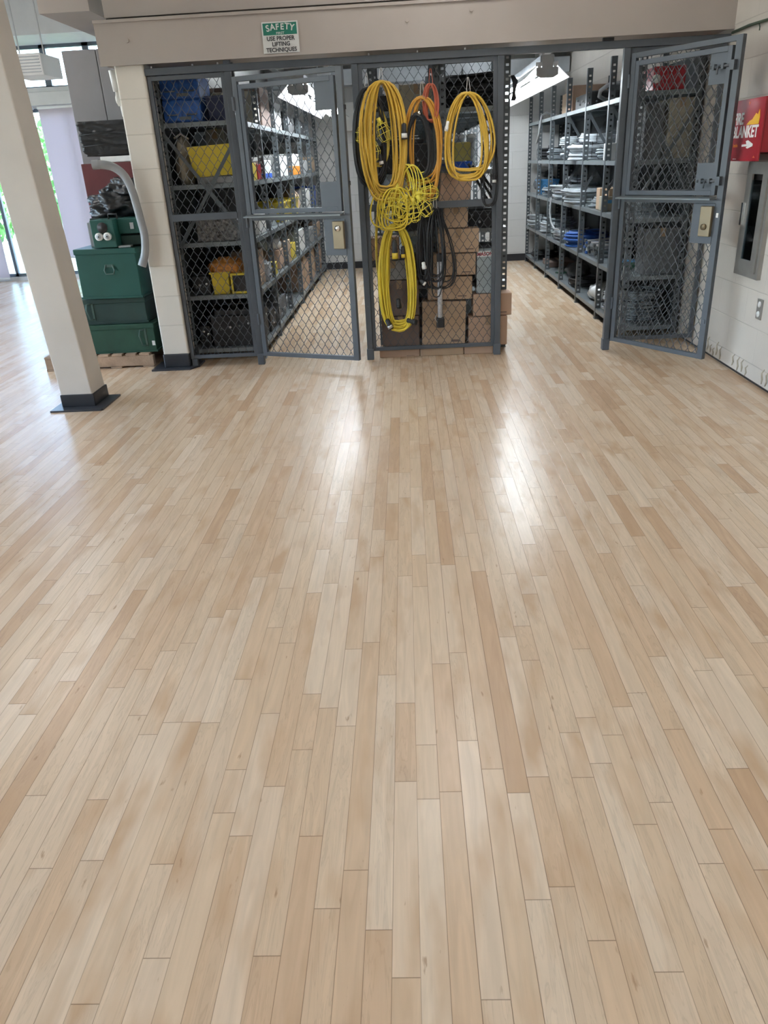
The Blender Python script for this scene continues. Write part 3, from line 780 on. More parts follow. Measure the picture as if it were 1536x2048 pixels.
def bin_(label, x0, x1, y0, y1, z0, z1, m, ry=0.0, name='storage_bin', group=None, rx=0.0, lip=True):
    t = thing(name, label, 'bin', ((x0 + x1) / 2, (y0 + y1) / 2, z0), (rx, ry, 0), group=group, world=False)
    w, d, h = (x1 - x0) / 2, (y1 - y0) / 2, z1 - z0; k = .88; th = .004
    mb = MB()
    def ring(s, z, o=0): return [(-w * s + o, -d * s + o, z), (w * s - o, -d * s + o, z), (w * s - o, d * s - o, z), (-w * s + o, d * s - o, z)]
    vs = ring(k, 0) + ring(1, h) + ring(1, h, th) + ring(k, th, th)
    fs = [(0, 1, 2, 3), (12, 13, 14, 15)]
    for a in (0, 4, 8):
        for i in range(4): fs.append((a + i, a + (i + 1) % 4, a + 4 + (i + 1) % 4, a + 4 + i))
    mb.add(vs, fs); mb.build('tub', m, t)
    if lip:
        l = MB(); o = .010
        l.box(-w - o, w + o, -d - o, -d, h - .014, h).box(-w - o, w + o, d, d + o, h - .014, h).box(-w - o, -w, -d, d, h - .014, h).box(w, w + o, -d, d, h - .014, h)
        l.build('rim', m, t)
    return t

def ring_coil(mb, c, R, n, r, hgt, seed, ex=1.0, sag=0.0, tilt=0.0, spread=.20, pts=22):
    R_ = random.Random(seed); P = []
    pr = [(R * (1 + R_.uniform(-spread, spread)), R_.uniform(-.018, .018), R_.uniform(-.018, .018), R_.uniform(-.010, .010)) for _ in range(n + 1)]
    for i in range(n * pts):
        q = i / pts; k = int(q); s = q - k; s = s * s * (3 - 2 * s)
        a = [pr[k][j] * (1 - s) + pr[k + 1][j] * s for j in range(4)]
        g = 2 * PI * q; x = a[0] * math.cos(g) * ex + a[1]; y = a[0] * math.sin(g) + a[2]
        z = r + q / n * (hgt - 2 * r) + a[3] + (sag + .6 * a[3]) * math.cos(2 * g + a[1] * 60) + tilt * x
        P.append((c[0] + x, c[1] + y, c[2] + max(r, z)))
    mb.tube(P, r, 5)

def shelf_coil(label, cx, cy, z, R, n, r, hgt, m, seed, ex=1.0, group=None, sag=0.004, name='cable_coil', cat='coil', ties=True, tilt=0.0):
    t = thing(name, label, cat, (cx, cy, z), group=group)
    R = R * .93; mb = MB(); ring_coil(mb, (cx, cy, z + .001), R, n, r, hgt, seed, ex, sag, tilt); mb.build('coiled_line', m, t)
    if ties:
        for k, g in enumerate((2.6, 4.4)):
            x, y = cx + R * ex * math.cos(g), cy + R * math.sin(g); d = R * .17
            e = Vector((math.cos(g), math.sin(g), 0)) * d; u_ = Vector((0, 0, hgt * .62))
            c = Vector((x, y, z + hgt * .5 + .006))
            MB().tube([c + e * math.cos(q) + u_ * max(-.75, math.sin(q)) for q in [2 * PI * j / 12 for j in range(12)]], .0035, 4, closed=True).build('tie', 'black', t)
    return t

def blob(mb, c, rx, ry, rz, seed, amp=.25, f_=2.2, nu=28, nv=18, flat=True, fine=.06):
    vs = []
    for j in range(nv + 1):
        th = PI * j / nv
        for i in range(nu):
            ph = 2 * PI * i / nu
            d = Vector((math.sin(th) * math.cos(ph), math.sin(th) * math.sin(ph), math.cos(th)))
            q = 1 + amp * mnoise.noise(d * f_ + Vector((seed, 0, 0))) + fine * abs(mnoise.noise(d * 9 + Vector((seed, 3, 0)))) * 2
            z = d.z * rz * q
            if flat: z = max(z, -rz * .75)
            vs.append((c[0] + d.x * rx * q, c[1] + d.y * ry * q, c[2] + z + (rz * .75 if flat else 0)))
    fs = [(j * nu + i, j * nu + (i + 1) % nu, (j + 1) * nu + (i + 1) % nu, (j + 1) * nu + i) for j in range(nv) for i in range(nu)]
    mb.add(vs, fs, True); return mb

def machine(label, x0, x1, y0, y1, z0, z1, m='black', seed=1, name='equipment_case', group=None):
    t = thing(name, label, 'equipment', ((x0 + x1) / 2, (y0 + y1) / 2, z0), group=group)
    R_ = random.Random(seed); h = z1 - z0
    MB().bbox(x0, x1, y0, y1, z0, z0 + h * .8, .008).build('housing', m, t)
    MB().bbox(x0 + .03, x1 - .03, y0 + .04, y1 - .04, z0 + h * .8, z1 - .02, .006).build('top_cover', m, t)
    MB().tube([(x0 + .05, (y0 + y1) / 2, z1 - .025), (x0 + .06, (y0 + y1) / 2, z1), (x1 - .06, (y0 + y1) / 2, z1), (x1 - .05, (y0 + y1) / 2, z1 - .025)], .007, 6).build('handle', 'rack', t)
    for k in range(4):
        x = x0 + (x1 - x0) * (.2 + .2 * k); z = z0 + h * R_.uniform(.2, .62)
        MB().cyl((x, y0, z), (x, y0 - .012, z), .011, 10).build('knob', 'bolt' if k % 2 else 'rack', t)
        MB().cyl((x1 if x1 < 0 else x0, y0 + (y1 - y0) * (.2 + .2 * k), z), ((x1 + .012) if x1 < 0 else (x0 - .012), y0 + (y1 - y0) * (.2 + .2 * k), z), .011, 10).build('knob', 'bolt' if k % 2 else 'rack', t)
    return t

def bucket(label, c, r, h, m, lid=None, lidm=None, name='bucket', handle=True, k=.86):
    t = thing(name, label, 'bucket', c)
    MB().lathe([(r * k, 0), (r, h), (r * 1.04, h), (r * 1.04, h + .008), (r * .96, h + .008), (r * .96, h - .01)], c, 22).build('body', m, t)
    if lid: MB().lathe([(r * 1.07, h - .01), (r * 1.09, h + lid * .5), (r * .8, h + lid), (0.01, h + lid)], c, 22).build('lid', lidm or m, t)
    if handle: MB().tube([(c[0] + r * 1.05 * math.cos(a), c[1] - .004, c[2] + h * .92 - r * .8 * abs(math.sin(a))) for a in [PI * j / 10 for j in range(11)]], .003, 5).build('bail_handle', 'bolt', t)
    return t

def pcase(label, x0, x1, y0, y1, z0, z1, m, side='y', group=None, knobm='rack'):
    """plastic drawer case with pull and label holder"""
    t = thing('drawer_case', label, 'drawer case', ((x0 + x1) / 2, (y0 + y1) / 2, z0), group=group)
    MB().bbox(x0, x1, y0, y1, z0, z1, .008).build('case_body', m, t)
    h = z1 - z0; w = x1 - x0
    for a in (0, 1):
        xa, xb = x0 + .008 + a * w * .5, x0 + w * .5 - .004 + a * w * .5 - .002
        d = MB().bbox(xa, xb, y0 - .008, y0 + .001, z0 + .010, z1 - .010, .004).build('drawer', m, t)
        MB().tube([(xa + .03, y0 - .008, z0 + h * .35), (xa + .03, y0 - .022, z0 + h * .32), (xb - .03, y0 - .022, z0 + h * .32), (xb - .03, y0 - .008, z0 + h * .35)], .005, 6).build('pull', 'rack', d)
    MB().box(x0 + w * .42, x0 + w * .72, y0 - .011, y0 - .007, z0 + h * .10, z0 + h * .24).build('label_holder', knobm, t)
    return t

# ------------------------------------------------------------------ stock at the near end of the left rack
G = 'blue drawer cases on the left rack'
pcase('blue drawer case on the top left shelf, upper of the two', -1.892, -1.585, 6.71, 7.10, 2.072, 2.232, 'bluebin', group=G)
pcase('blue drawer case on the top left shelf, lower of the two', -1.892, -1.585, 6.71, 7.10, 1.9085, 2.070, 'bluebin', group=G)
bin_('navy blue bin beside the blue drawer cases on the top left shelf', -1.55, -1.33, 6.75, 7.15, 1.906, 2.085, 'navy')
t = thing('canvas_sack', 'drab tan sack at the left end of the second shelf behind the mesh', 'sack', (-1.80, 6.86, 1.452))
blob(MB(), (-1.815, 6.86, 1.452), .072, .11, .20, 3, .25).build('sack_body', 'beige', t)
MB().tube([(-1.86, 6.80, 1.80), (-1.80, 6.79, 1.83), (-1.74, 6.80, 1.79)], .008, 6).build('drawstring', 'string', t)
carton('flat grey tray under the tilted yellow bin', -1.70, -1.33, 6.72, 7.02, 1.451, 1.503, 'greycard', tape=False, name='flat_tray', cat='tray')
t = bin_('tilted yellow bin on the second shelf behind the left mesh panel', -1.735, -1.335, 6.70, 6.98, 1.508, 1.735, 'yplastic', ry=math.radians(-2), lip=False)
carton('off-white box behind the tilted yellow bin', -1.66, -1.50, 7.04, 7.30, 1.451, 1.86, 'greycard', tape=True)
carton('small grey box behind the right end of the tilted yellow bin', -1.45, -1.34, 7.04, 7.25, 1.451, 1.83, 'whitepl', tape=False)
solo('speckled_box', MB().bbox(-1.765, -1.425, 6.72, 7.10, 1.003, 1.19, .01), 'granite', 'grey speckled box on the third shelf behind the mesh', 'box')
for k, (x, ry_) in enumerate(((-1.84, .10), (-1.76, .14), (-1.68, .19))):
    t = thing('leaning_board', ['dark grey board leaning against the end of the left rack', 'middle dark board leaning behind the mesh, third shelf', 'dark board leaning at the right above the speckled box'][k], 'board', (x, 7.16 + .03 * k, 1.003), (0, ry_, 0), world=False)
    MB().bbox(0, .012 + .12, 0, .014, 0, .40, .004).build('board', 'cloth', t)
t = thing('funnel', 'pale plastic funnel on the third shelf, near end of the left rack', 'funnel', (-1.40, 7.02, 1.003))
MB().lathe([(.052, 0), (.052, .01), (.016, .11), (.012, .19), (.008, .19)], (-1.40, 7.02, 1.003), 18).build('cone', 'beige', t)
t = bin_('yellow bin holding an orange net bag behind the left mesh panel', -1.70, -1.545, 6.72, 7.06, .567, .752, 'yplastic')
t = thing('lantern_case', 'yellow framed case with a dark recess beside the yellow bin', 'case', (-1.455, 6.85, .567))
mb = MB(); angle_frame(mb, -1.53, -1.375, .568, .735, .016, -.05, .16, y=6.77); mb.box(-1.514, -1.391, 6.90, 6.93, .584, .719); mb.build('case_frame', 'yplastic', t)
MB().box(-1.513, -1.392, 6.735, 6.74, .585, .718).build('recess_shadow', 'darkint', t)  # dark sheet stands in for the shadow inside the cutout
t = thing('net_bag', 'orange net bag lying in the yellow bin', 'bag', (-1.58, 6.90, .70))
mb = MB(); blob(mb, (-1.585, 6.88, .70), .135, .13, .085, 9, .3, 3.5, fine=.2); mb.build('net', 'netting', t)
mb = MB()
for k in range(9): mb.tube([(-1.70 + .028 * k, 6.76, .75), (-1.69 + .028 * k, 6.80, .80 + .02 * math.sin(k)), (-1.68 + .026 * k, 6.90, .845), (-1.67 + .025 * k, 7.0, .80)], .0035, 4)
mb.build('net_cord', 'orange', t)
for k in range(3):
    solo('wood_offcut', MB().bbox(-1.60 + .01 * k, -1.34, 7.08, 7.36, .568 + .105 * k, .668 + .105 * k, .004), 'wood' if k != 1 else 'card2', ['lowest wood block behind the yellow bin', 'middle wood block of the stack behind the yellow bin', 'top wood block of the stack behind the yellow bin'][k], 'wood block', 'wood blocks on the left rack')
machine('black case at the left end of the fourth shelf', -1.87, -1.72, 6.74, 7.2, .568, .76, seed=3)
machine('black machine with shiny knobs on the bottom left shelf', -1.76, -1.34, 6.74, 7.25, .108, .44, seed=5)
machine('black machine pushed to the left wall side of the bottom shelf', -1.87, -1.78, 6.74, 7.2, .108, .34, seed=8)

# ------------------------------------------------------------------ stock along the left aisle
xa, xb = -1.80, -1.315
carton('tall brown carton on the top left shelf', xa, xb, 7.95, 8.45, 1.906, 2.24, 'card3')
carton('light tan carton beside the tall brown one on the top left shelf', xa, xb - .02, 7.68, 7.90, 1.906, 2.18, 'beige')
carton('grey carton fourth along the top left shelf', xa, xb, 8.60, 9.20, 1.906, 2.16, 'greycard')
machine('black machine on the top left shelf, farther half', xa, xb - .02, 9.7, 10.4, 1.906, 2.14, seed=11)
machine('black machine at the far end of the top left shelf', xa, xb - .02, 10.8, 11.5, 1.906, 2.12, seed=12)
bucket('white jug on the top left shelf just past the blue cases', (-1.42, 7.42, 1.906), .06, .17, 'whitepl', .04, name='jug')
z = 1.453
carton('yellow carton nearest on the second shelf of the left aisle', -1.5, xb, 7.10, 7.36, z, z + .14, 'yplastic', tape=False)
carton('red and white carton on the second shelf of the left aisle', -1.5, xb, 7.42, 7.60, z, z + .13, 'red', tape=True)
t = carton('white carton with a blue base band on the second left shelf', -1.6, xb, 7.72, 8.20, z, z + .16, 'whitepl', tape=False)
MB().box(-.1435, .1435, -.241, .241, .004, .045).build('blue_band', 'blue', t)
carton('long cream cardboard box lying behind the blue-banded carton', -1.80, -1.63, 7.70, 8.45, z, z + .24, 'beige')
carton('white crate on the second left shelf under the grey carton', -1.7, xb, 8.66, 9.35, z, z + .20, 'whitepl', tape=False)
t = carton('white box with an orange base on the second left shelf', -1.7, xb, 9.62, 10.45, z, z + .23, 'whitepl', tape=False)
MB().box(-.194, .194, -.416, .416, .002, .095).build('orange_band', 'orange', t)
carton('grey carton at the far end of the second left shelf', -1.7, xb, 10.7, 11.3, z, z + .16, 'greycard')
carton('tan carton at the very end of the second left shelf', -1.7, xb, 11.7, 12.2, z, z + .2, 'card')
machine('dark tool case behind the yellow carton on the second shelf', -1.80, -1.56, 7.38, 7.66, z, z + .3, seed=21)
z = 1.003
carton('off-white carton nearest on the third shelf of the left aisle', -1.6, xb, 7.20, 7.55, z, z + .16, 'whitepl', ry=.0)
solo('grey_cloth_bundle', blob(MB(), (-1.50, 7.95, z), .16, .16, .11, 4, .3), 'cloth', 'crumpled grey cloth on the third left shelf', 'cloth')
bucket('small white tub on the third left shelf', (-1.42, 8.32, z), .09, .14, 'whitepl', .02)
bin_('yellow bin on the third left shelf, nearer of the two', -1.65, xb, 8.70, 9.30, z, z + .20, 'yplastic')
bin_('yellow bin on the third left shelf, farther of the two', -1.65, xb, 9.62, 10.05, z, z + .20, 'yplastic')
solo('brown_sack', blob(MB(), (-1.45, 10.28, z), .12, .12, .16, 6, .2), 'card', 'brown paper sack on the third left shelf', 'sack')
carton('tall white carton on the third left shelf, far half', -1.6, xb, 10.68, 11.3, z, z + .26, 'whitepl')
bin_('bright blue bin at the far end of the third left shelf', -1.6, xb, 11.62, 12.15, z, z + .27, 'blue')
z = .568
machine('pale metal motor nearest on the fourth shelf of the left aisle', -1.6, xb, 7.39, 7.60, z, z + .2, 'fixgrey', seed=31)
carton('small yellow carton on the fourth left shelf by the motor', -1.5, xb, 7.70, 7.95, z, z + .12, 'yplastic', tape=False)
carton('brown carton carrying a white dome on the fourth left shelf', -1.66, xb - .02, 8.28, 8.56, z, z + .19, 'card2')
solo('lamp_dome', MB().lathe([(.11, 0), (.145, .015), (.15, .06), (.13, .10), (.085, .125), (.01, .13)], (-1.475, 8.42, z + .192), 24), 'whitepl', 'white dome standing on the brown carton, left aisle', 'dome')
carton('narrow tan carton past the white dome', -1.6, xb, 8.68, 8.98, z, z + .24, 'card')
carton('yellow label carton on the fourth left shelf, middle', -1.5, xb, 9.05, 9.4, z, z + .17, 'yplastic', tape=False)
carton('white carton with red print on the fourth left shelf', -1.6, xb, 9.7, 10.3, z, z + .26, 'whitepl')
carton('grey carton at the far end of the fourth left shelf', -1.6, xb, 10.75, 11.4, z, z + .2, 'greycard')
carton('tan carton at the very end of the fourth left shelf', -1.6, xb, 11.7, 12.3, z, z + .2, 'card')
z = .108
machine('black pump on the bottom left shelf, nearest the gate', -1.65, xb - .01, 7.30, 7.60, z, z + .24, seed=41)
machine('grey drill stand on the bottom left shelf', -1.6, xb - .01, 7.75, 8.30, z, z + .26, 'cloth', seed=42)
solo('grey_pipe_fitting', MB().tube([(-1.40, 8.65, z + .03), (-1.38, 8.8, z + .10), (-1.42, 8.95, z + .05), (-1.40, 9.2, z + .035)], .028, 12), 'pvc', 'grey pipe fitting lying on the bottom left shelf', 'pipe')
for k, (y0, y1, h, lab) in enumerate(((9.75, 9.95, .36, 'nearest'), (10.0, 10.2, .40, 'second'), (10.24, 10.48, .34, 'third'), (10.75, 11.2, .38, 'fourth'), (11.7, 12.1, .36, 'farthest'))):
    carton('tall tan carton standing on the bottom left shelf, %s of five' % lab, -1.7, xb, y0, y1, z, z + h, 'card' if k % 2 else 'card2', group='tall cartons on the bottom left shelf')

# ------------------------------------------------------------------ stock on the right rack
xs = 1.90
z = 1.953
carton('bright orange-brown carton on the top right shelf', 1.95, 2.34, 9.83, 10.15, z, z + .27, 'card2')
carton('tan carton behind the orange-brown one on the top right shelf', 1.96, 2.34, 10.20, 10.50, z, z + .22, 'card')
machine('black machine on the top right shelf, third bay', 1.92, 2.34, 8.85, 9.5, z, z + .16, seed=51)
t = thing('flexible_hose', 'pale grey hose hanging down from the top right shelf', 'hose', (1.86, 11.55, 1.66))
MB().tube([(1.98, 11.35, 2.0), (1.93, 11.4, 2.03), (1.868, 11.42, 2.0), (1.856, 11.45, 1.9), (1.852, 11.5, 1.78), (1.855, 11.7, 1.68)], .014, 8).build('hose_body', 'pvc', t)
MB().cyl((1.9801, 11.35, 2.0), (2.02, 11.33, 1.99), .018, 8).build('hose_end', 'pvc', t)
t = thing('conduit_elbow', 'bent grey conduit hooked over the top right shelf edge', 'conduit', (1.95, 8.3, z))
MB().tube([(2.1, 8.45, z + .03), (1.98, 8.40, z + .035), (1.90, 8.30, z + .06), (1.885, 8.20, z + .10), (1.93, 8.10, z + .14), (2.05, 8.05, z + .15), (2.2, 8.02, z + .15)], .018, 8).build('bend', 'pvc', t)
MB().cyl((2.1, 8.45, z + .03), (2.14, 8.47, z + .03), .023, 8).build('coupling', 'pvc', t)
t = carton('red box on the top right shelf seen through the open gate', 1.99, 2.24, 6.87, 7.15, z, z + .165, 'red', tape=False)
MB().cyl((-.105, -.1405, .08), (-.105, -.143, .08), .032, 16).build('white_disc', 'whitepl', t)
G = 'grey conduit coils on the right rack'
z = 1.455
shelf_coil('tall stack of pale coils on the second right shelf, fourth bay', 2.13, 10.2, z, .22, 14, .010, .26, 'greycab', 1, 1.0, G)
shelf_coil('large pale coil bulging over the edge of the second right shelf', 2.10, 9.22, z, .25, 13, .011, .15, 'greycab', 2, 1.1, G)
shelf_coil('pale coil lying on the large one, second right shelf', 2.14, 9.25, z + .155, .20, 8, .010, .10, 'greycab', 3, 1.0, G)
shelf_coil('flat dull coil near the white box on the second right shelf', 2.14, 8.35, z, .20, 9, .010, .10, 'greycab2', 4, 1.0, G)
shelf_coil('small dull coil at the far end of the second right shelf', 2.12, 11.1, z, .2, 8, .011, .14, 'greycab2', 5, 1.0, G)
shelf_coil('dark coil in the last bay of the second right shelf', 2.12, 12.1, z, .19, 8, .012, .16, 'blackcab', 6, 1.0)
carton('small white carton with print at the shelf edge by the gate', 1.90, 2.0, 7.86, 7.98, z, z + .145, 'whitepl', tape=False)
carton('grey carton leaning on the second right shelf', 2.10, 2.34, 7.95, 8.35, z + .11, z + .40, 'greycard', tape=False)
solo('black_tool_bag', blob(MB(), (2.2, 7.4, z), .12, .18, .10, 2, .3), 'bag', 'black tool bag on the second right shelf behind the gate', 'bag')
carton('beige crumpled carton on the second right shelf behind the gate', 2.15, 2.35, 6.90, 7.2, z, z + .44, 'beige')
carton('grey carton stack piece left of the beige carton behind the gate', 1.96, 2.11, 6.90, 7.15, z, z + .41, 'cloth', tape=False)
z = 1.008
shelf_coil('pale coil spilling over the third right shelf, middle', 2.09, 9.3, z, .26, 14, .011, .17, 'greycab', 11, 1.15, G)
shelf_coil('pale coil in the fourth bay of the third right shelf', 2.10, 10.25, z, .25, 13, .011, .18, 'greycab', 12, 1.1, G)
shelf_coil('pale coil in the fifth bay of the third right shelf', 2.10, 11.2, z, .22, 9, .011, .12, 'greycab2', 13, 1.0, G)
shelf_coil('pale coil resting on top of the fourth bay coil', 2.15, 10.2, z + .185, .18, 6, .010, .08, 'greycab', 14, 1.0, G)
shelf_coil('dull coil nearest the cartons on the third right shelf', 2.14, 8.48, z, .19, 8, .010, .10, 'greycab2', 15, 1.0, G)
bin_('blue bin far back on the third right shelf', 1.92, 2.2, 11.75, 12.05, z, z + .19, 'lblue')
solo('grey_hose_bundle', blob(MB(), (2.1, 12.3, z), .15, .14, .16, 8, .3), 'cloth', 'dark bundle in the last bay of the third right shelf', 'bundle')
t = carton('cream carton with a blue label by the gate, third right shelf', 1.90, 2.06, 7.85, 8.03, z, z + .13, 'beige', tape=False)
MB().box(-.05, .0, -.0925, -.09, .07, .10).build('blue_label', 'lblue', t)
carton('tan carton standing behind the cream one, third right shelf', 1.91, 2.10, 8.06, 8.20, z, z + .20, 'card')
carton('small tan carton lying on the cream carton', 1.95, 2.07, 7.87, 8.0, z + .132, z + .20, 'card', tape=False)
shelf_coil('dull coil behind the open gate on the third shelf', 2.12, 7.3, z, .20, 9, .010, .12, 'greycab2', 16, 1.0, G)
z = .538
shelf_coil('pale coil at the far end of the fourth right shelf', 2.08, 12.1, z, .22, 10, .011, .19, 'greycab', 21, 1.15, G)
shelf_coil('pale coil in the fifth bay of the fourth right shelf', 2.10, 11.2, z, .22, 11, .012, .20, 'greycab', 22, 1.0, G)
shelf_coil('blue cable coil with a white band on the fourth right shelf', 2.11, 9.4, z, .22, 12, .010, .17, 'bluecab', 23, 1.1)
shelf_coil('white and blue coil beside the blue cable coil', 2.08, 10.2, z, .2, 9, .010, .12, 'greycab', 24, 1.1)
t = thing('hanging_conduit', 'white conduit bow hanging from the third to the fourth right shelf', 'conduit', (1.855, 10.3, .62))
MB().tube([(1.95, 10.45, 1.03), (1.87, 10.42, 1.03), (1.852, 10.40, .98), (1.848, 10.42, .86), (1.85, 10.3, .74), (1.855, 10.1, .68), (1.9, 10.0, .675)], .012, 8).build('conduit', 'pvc', t)
MB().cyl((1.95, 10.45, 1.03), (1.99, 10.47, 1.03), .016, 8).build('end_fitting', 'bolt', t)
for k, (y, lab, m_, rr2) in enumerate(((8.60, 'blue handled clamp bundle on the fourth right shelf', 'bluecab', .05), (8.40, 'chrome clamp bundle on the fourth right shelf', 'greycab', .04), (8.15, 'pile of grey pipe clamps on the fourth right shelf', 'greycab2', .05), (7.55, 'light blue pipe lying on the fourth shelf at the gate', 'lblue', .03), (7.30, 'green pipe lying on the fourth shelf behind the gate', 'green3', .032))):
    t = thing('clamp_bundle' if k < 3 else 'short_pipe', lab, 'clamps' if k < 3 else 'pipe', (2.05, y, z))
    R_ = random.Random(k)
    for j in range(6 if k < 3 else 1):
        a = R_.uniform(-.35, .35); zz = z + .016 + .022 * j
        p = Vector((1.91 + R_.uniform(0, .03), y + R_.uniform(-.05, .05), zz if k < 3 else z + rr2)); q = p + Vector((.34, a * .3, 0 if k >= 3 else R_.uniform(0, .03)))
        MB().cyl(p, q, .012 if k < 3 else rr2, 8).build('bar' if k < 3 else 'pipe_body', m_ if j % 2 == 0 else 'bolt', t)
        if k < 3: MB().bbox(p.x - .012, p.x + .012, p.y - .03, p.y + .03, p.z - .012, p.z + .02, .004).build('jaw', 'rack' if j % 2 else m_, t)
carton('dark grey carton behind the open gate on the fourth shelf', 2.05, 2.34, 6.9, 7.15, z, z + .38, 'cloth')
z = .108
t = thing('plastic_tub', 'clear film-wrapped tub on the bottom right shelf', 'tub', (2.08, 8.28, z))
blob(MB(), (2.08, 8.28, z), .155, .22, .095, 12, .16, 2.0, fine=.10).build('film_wrap', 'plasticbag', t)
MB().lathe([(.12, .0), (.135, .10), (.128, .112), (.01, .112)], (2.08, 8.28, z + .003), 20).build('inner_tub', 'whitepl', t)
shelf_coil('black cable coil on the bottom right shelf, third bay', 2.06, 9.2, z, .17, 9, .010, .10, 'blackcab', 31)
solo('dark_sack', blob(MB(), (2.15, 9.95, z), .14, .22, .10, 15, .3), 'cloth', 'dark grey sack on the bottom right shelf', 'sack')
carton('dark flat box on the bottom right shelf, fifth bay', 1.95, 2.3, 10.9, 11.4, z, z + .07, 'card3')
shelf_coil('black coil in the last bay of the bottom right shelf', 2.08, 12.0, z, .18, 8, .012, .12, 'blackcab', 32)
solo('green_tool', MB().tube([(1.93, 10.25, z + .02), (2.0, 10.15, z + .022), (2.1, 10.2, z + .03)], .012, 6), 'green3', 'small green tool lying on the bottom right shelf', 'tool')
shelf_coil('big coil of dull conduit behind the gate, bottom shelf', 2.13, 7.22, z, .21, 16, .010, .28, 'greycab2', 33, 1.0, G)
shelf_coil('pale conduit coil beside the film-wrapped tub, bottom shelf', 2.02, 7.60, z, .11, 9, .009, .20, 'greycab', 34, 1.0, G)

# ------------------------------------------------------------------ stock on and before the centre rack
shelf_coil('large black cable coil on top of the centre rack', .56, 7.08, 1.908, .235, 16, .013, .24, 'blackcab', 41, 1.1)
carton('pale carton left of the black coil on top of the centre rack', -.02, .26, 6.82, 7.2, 1.908, 2.09, 'beige')
carton('dark carton at the left end of the centre rack top shelf', -.23, -.04, 6.80, 7.2, 1.908, 2.02, 'black', tape=False)
bin_('blue tray on the centre rack behind the yellow cord', .27, .56, 6.78, 7.05, 1.453, 1.515, 'blue', lip=False)
carton('olive box standing on the blue tray', .40, .55, 6.83, 6.98, 1.520, 1.66, 'olive', tape=False)
for k in range(3): bucket('clear jar on the centre rack, %s of three' % ['leftmost', 'middle', 'rightmost'][k], (.38 + .10 * k, 7.16, 1.453), .04, .25, 'plasticbag', .02, 'whitepl', name='jar', handle=False, k=.97)
machine('black box on the centre rack left of the blue tray', -.21, .2, 6.79, 7.2, 1.453, 1.72, seed=61)
machine('black case on the third shelf of the centre rack, right', .50, .80, 6.80, 7.2, 1.003, 1.17, seed=62)
machine('black case on the third shelf of the centre rack, left', -.10, .22, 6.80, 7.2, 1.003, 1.20, seed=63)
machine('black case on the fourth shelf of the centre rack', -.10, .22, 6.80, 7.2, .568, .80, seed=64)
machine('dark case on the fourth shelf of the centre rack, right', .50, .80, 6.80, 7.2, .568, .86, seed=65)
machine('dark case on the bottom shelf of the centre rack', -.18, .30, 6.80, 7.2, .108, .42, 'card3', seed=66)
for k in range(3):
    t = thing('tool_pole', 'black pole with a chrome end leaning on the centre rack, %s of three' % ['lowest', 'middle', 'highest'][k], 'pole', (.60 + .05 * k, 6.76, 1.45), group='black poles on the centre rack')
    p, q = Vector((.52 + .035 * k, 6.700, 1.50 - .015 * k)), Vector((.66 + .04 * k, 6.700, 1.245 + .01 * k))
    MB().cyl(p, q, .011, 8).build('shaft', 'black', t); MB().cyl(q, q + (q - p).normalized() * .03, .014, 8).build('end_ring', 'chrome', t)
G = 'cardboard boxes stacked against the mesh panel'
Y0, Y1 = 6.515, 6.715
lb = 'tan box in the leaning middle pile, %s'
carton('tallest tan box, at the foot of the leaning middle pile', .105, .475, Y0, Y1, .068, .455, 'card', ry=.03, group=G, mark=True)
carton(lb % 'second from the bottom', .165, .535, Y0, Y1, .468, .652, 'card', ry=.02, group=G, mark=True)
carton(lb % 'third from the bottom', .215, .565, Y0, Y1, .662, .832, 'card', ry=.012, group=G, mark=True)
carton(lb % 'fourth from the bottom', .255, .590, Y0, Y1, .840, 1.025, 'card', ry=.02, group=G, mark=True)
carton('narrow tan box upright on the leaning middle pile', .31, .50, Y0, Y1, 1.033, 1.205, 'card', ry=.02, group=G)
carton('tilted tan box at the very top of the middle pile', .27, .515, Y0, Y1, 1.222, 1.43, 'card2', ry=.12, group=G, tape=False)
carton('tan box on the pile at the left post of the mesh panel', -.30, -.06, Y0, Y1, .808, .985, 'card2', group=G, mark=True)
carton('grey-brown box under the left tan box', -.235, .0, Y0, Y1, .648, .803, 'greycard', group=G)
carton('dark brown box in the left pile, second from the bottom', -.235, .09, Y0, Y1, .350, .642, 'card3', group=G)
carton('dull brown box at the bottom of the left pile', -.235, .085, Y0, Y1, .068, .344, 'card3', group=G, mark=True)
carton('tan box at the bottom right, half hidden by the post', .505, .835, Y0, Y1, .068, .312, 'card2', group=G)
carton('tan box sticking out right past the post', .545, .868, Y0, Y1, .318, .500, 'card2', group=G, mark=True)
G = 'flat boxes on the floor under the mesh panel'
for a, b2, lab in ((-.265, .082, 'left'), (.088, .462, 'middle'), (.468, .716, 'right')):
    carton('flat brown box on the floor under the mesh panel, %s of three' % lab, a, b2, 6.505, 6.725, 0, .064, 'card2' if lab != 'middle' else 'card', group=G, tape=False, mark=(lab == 'left'))
t = thing('metal_case', 'silver case with a red and white name label behind the mesh', 'case', (.66, 6.61, .503))
MB().bbox(.575, .745, 6.53, 6.715, .503, .845, .006).build('case_body', 'mason', t)
MB().box(.577, .743, 6.5285, 6.531, .797, .840).build('name_label', 'whitepl', t)
text('lettering', 'MASON', .037, 'red', t, Matrix.Translation(-OFF[t.name]) @ FRONT(.644, 6.528, .817), offset=.0012)
MB().tube([(.60, 6.53, .56), (.60, 6.52, .56), (.60, 6.52, .60), (.60, 6.53, .60)], .003, 5).build('latch', 'bolt', t)

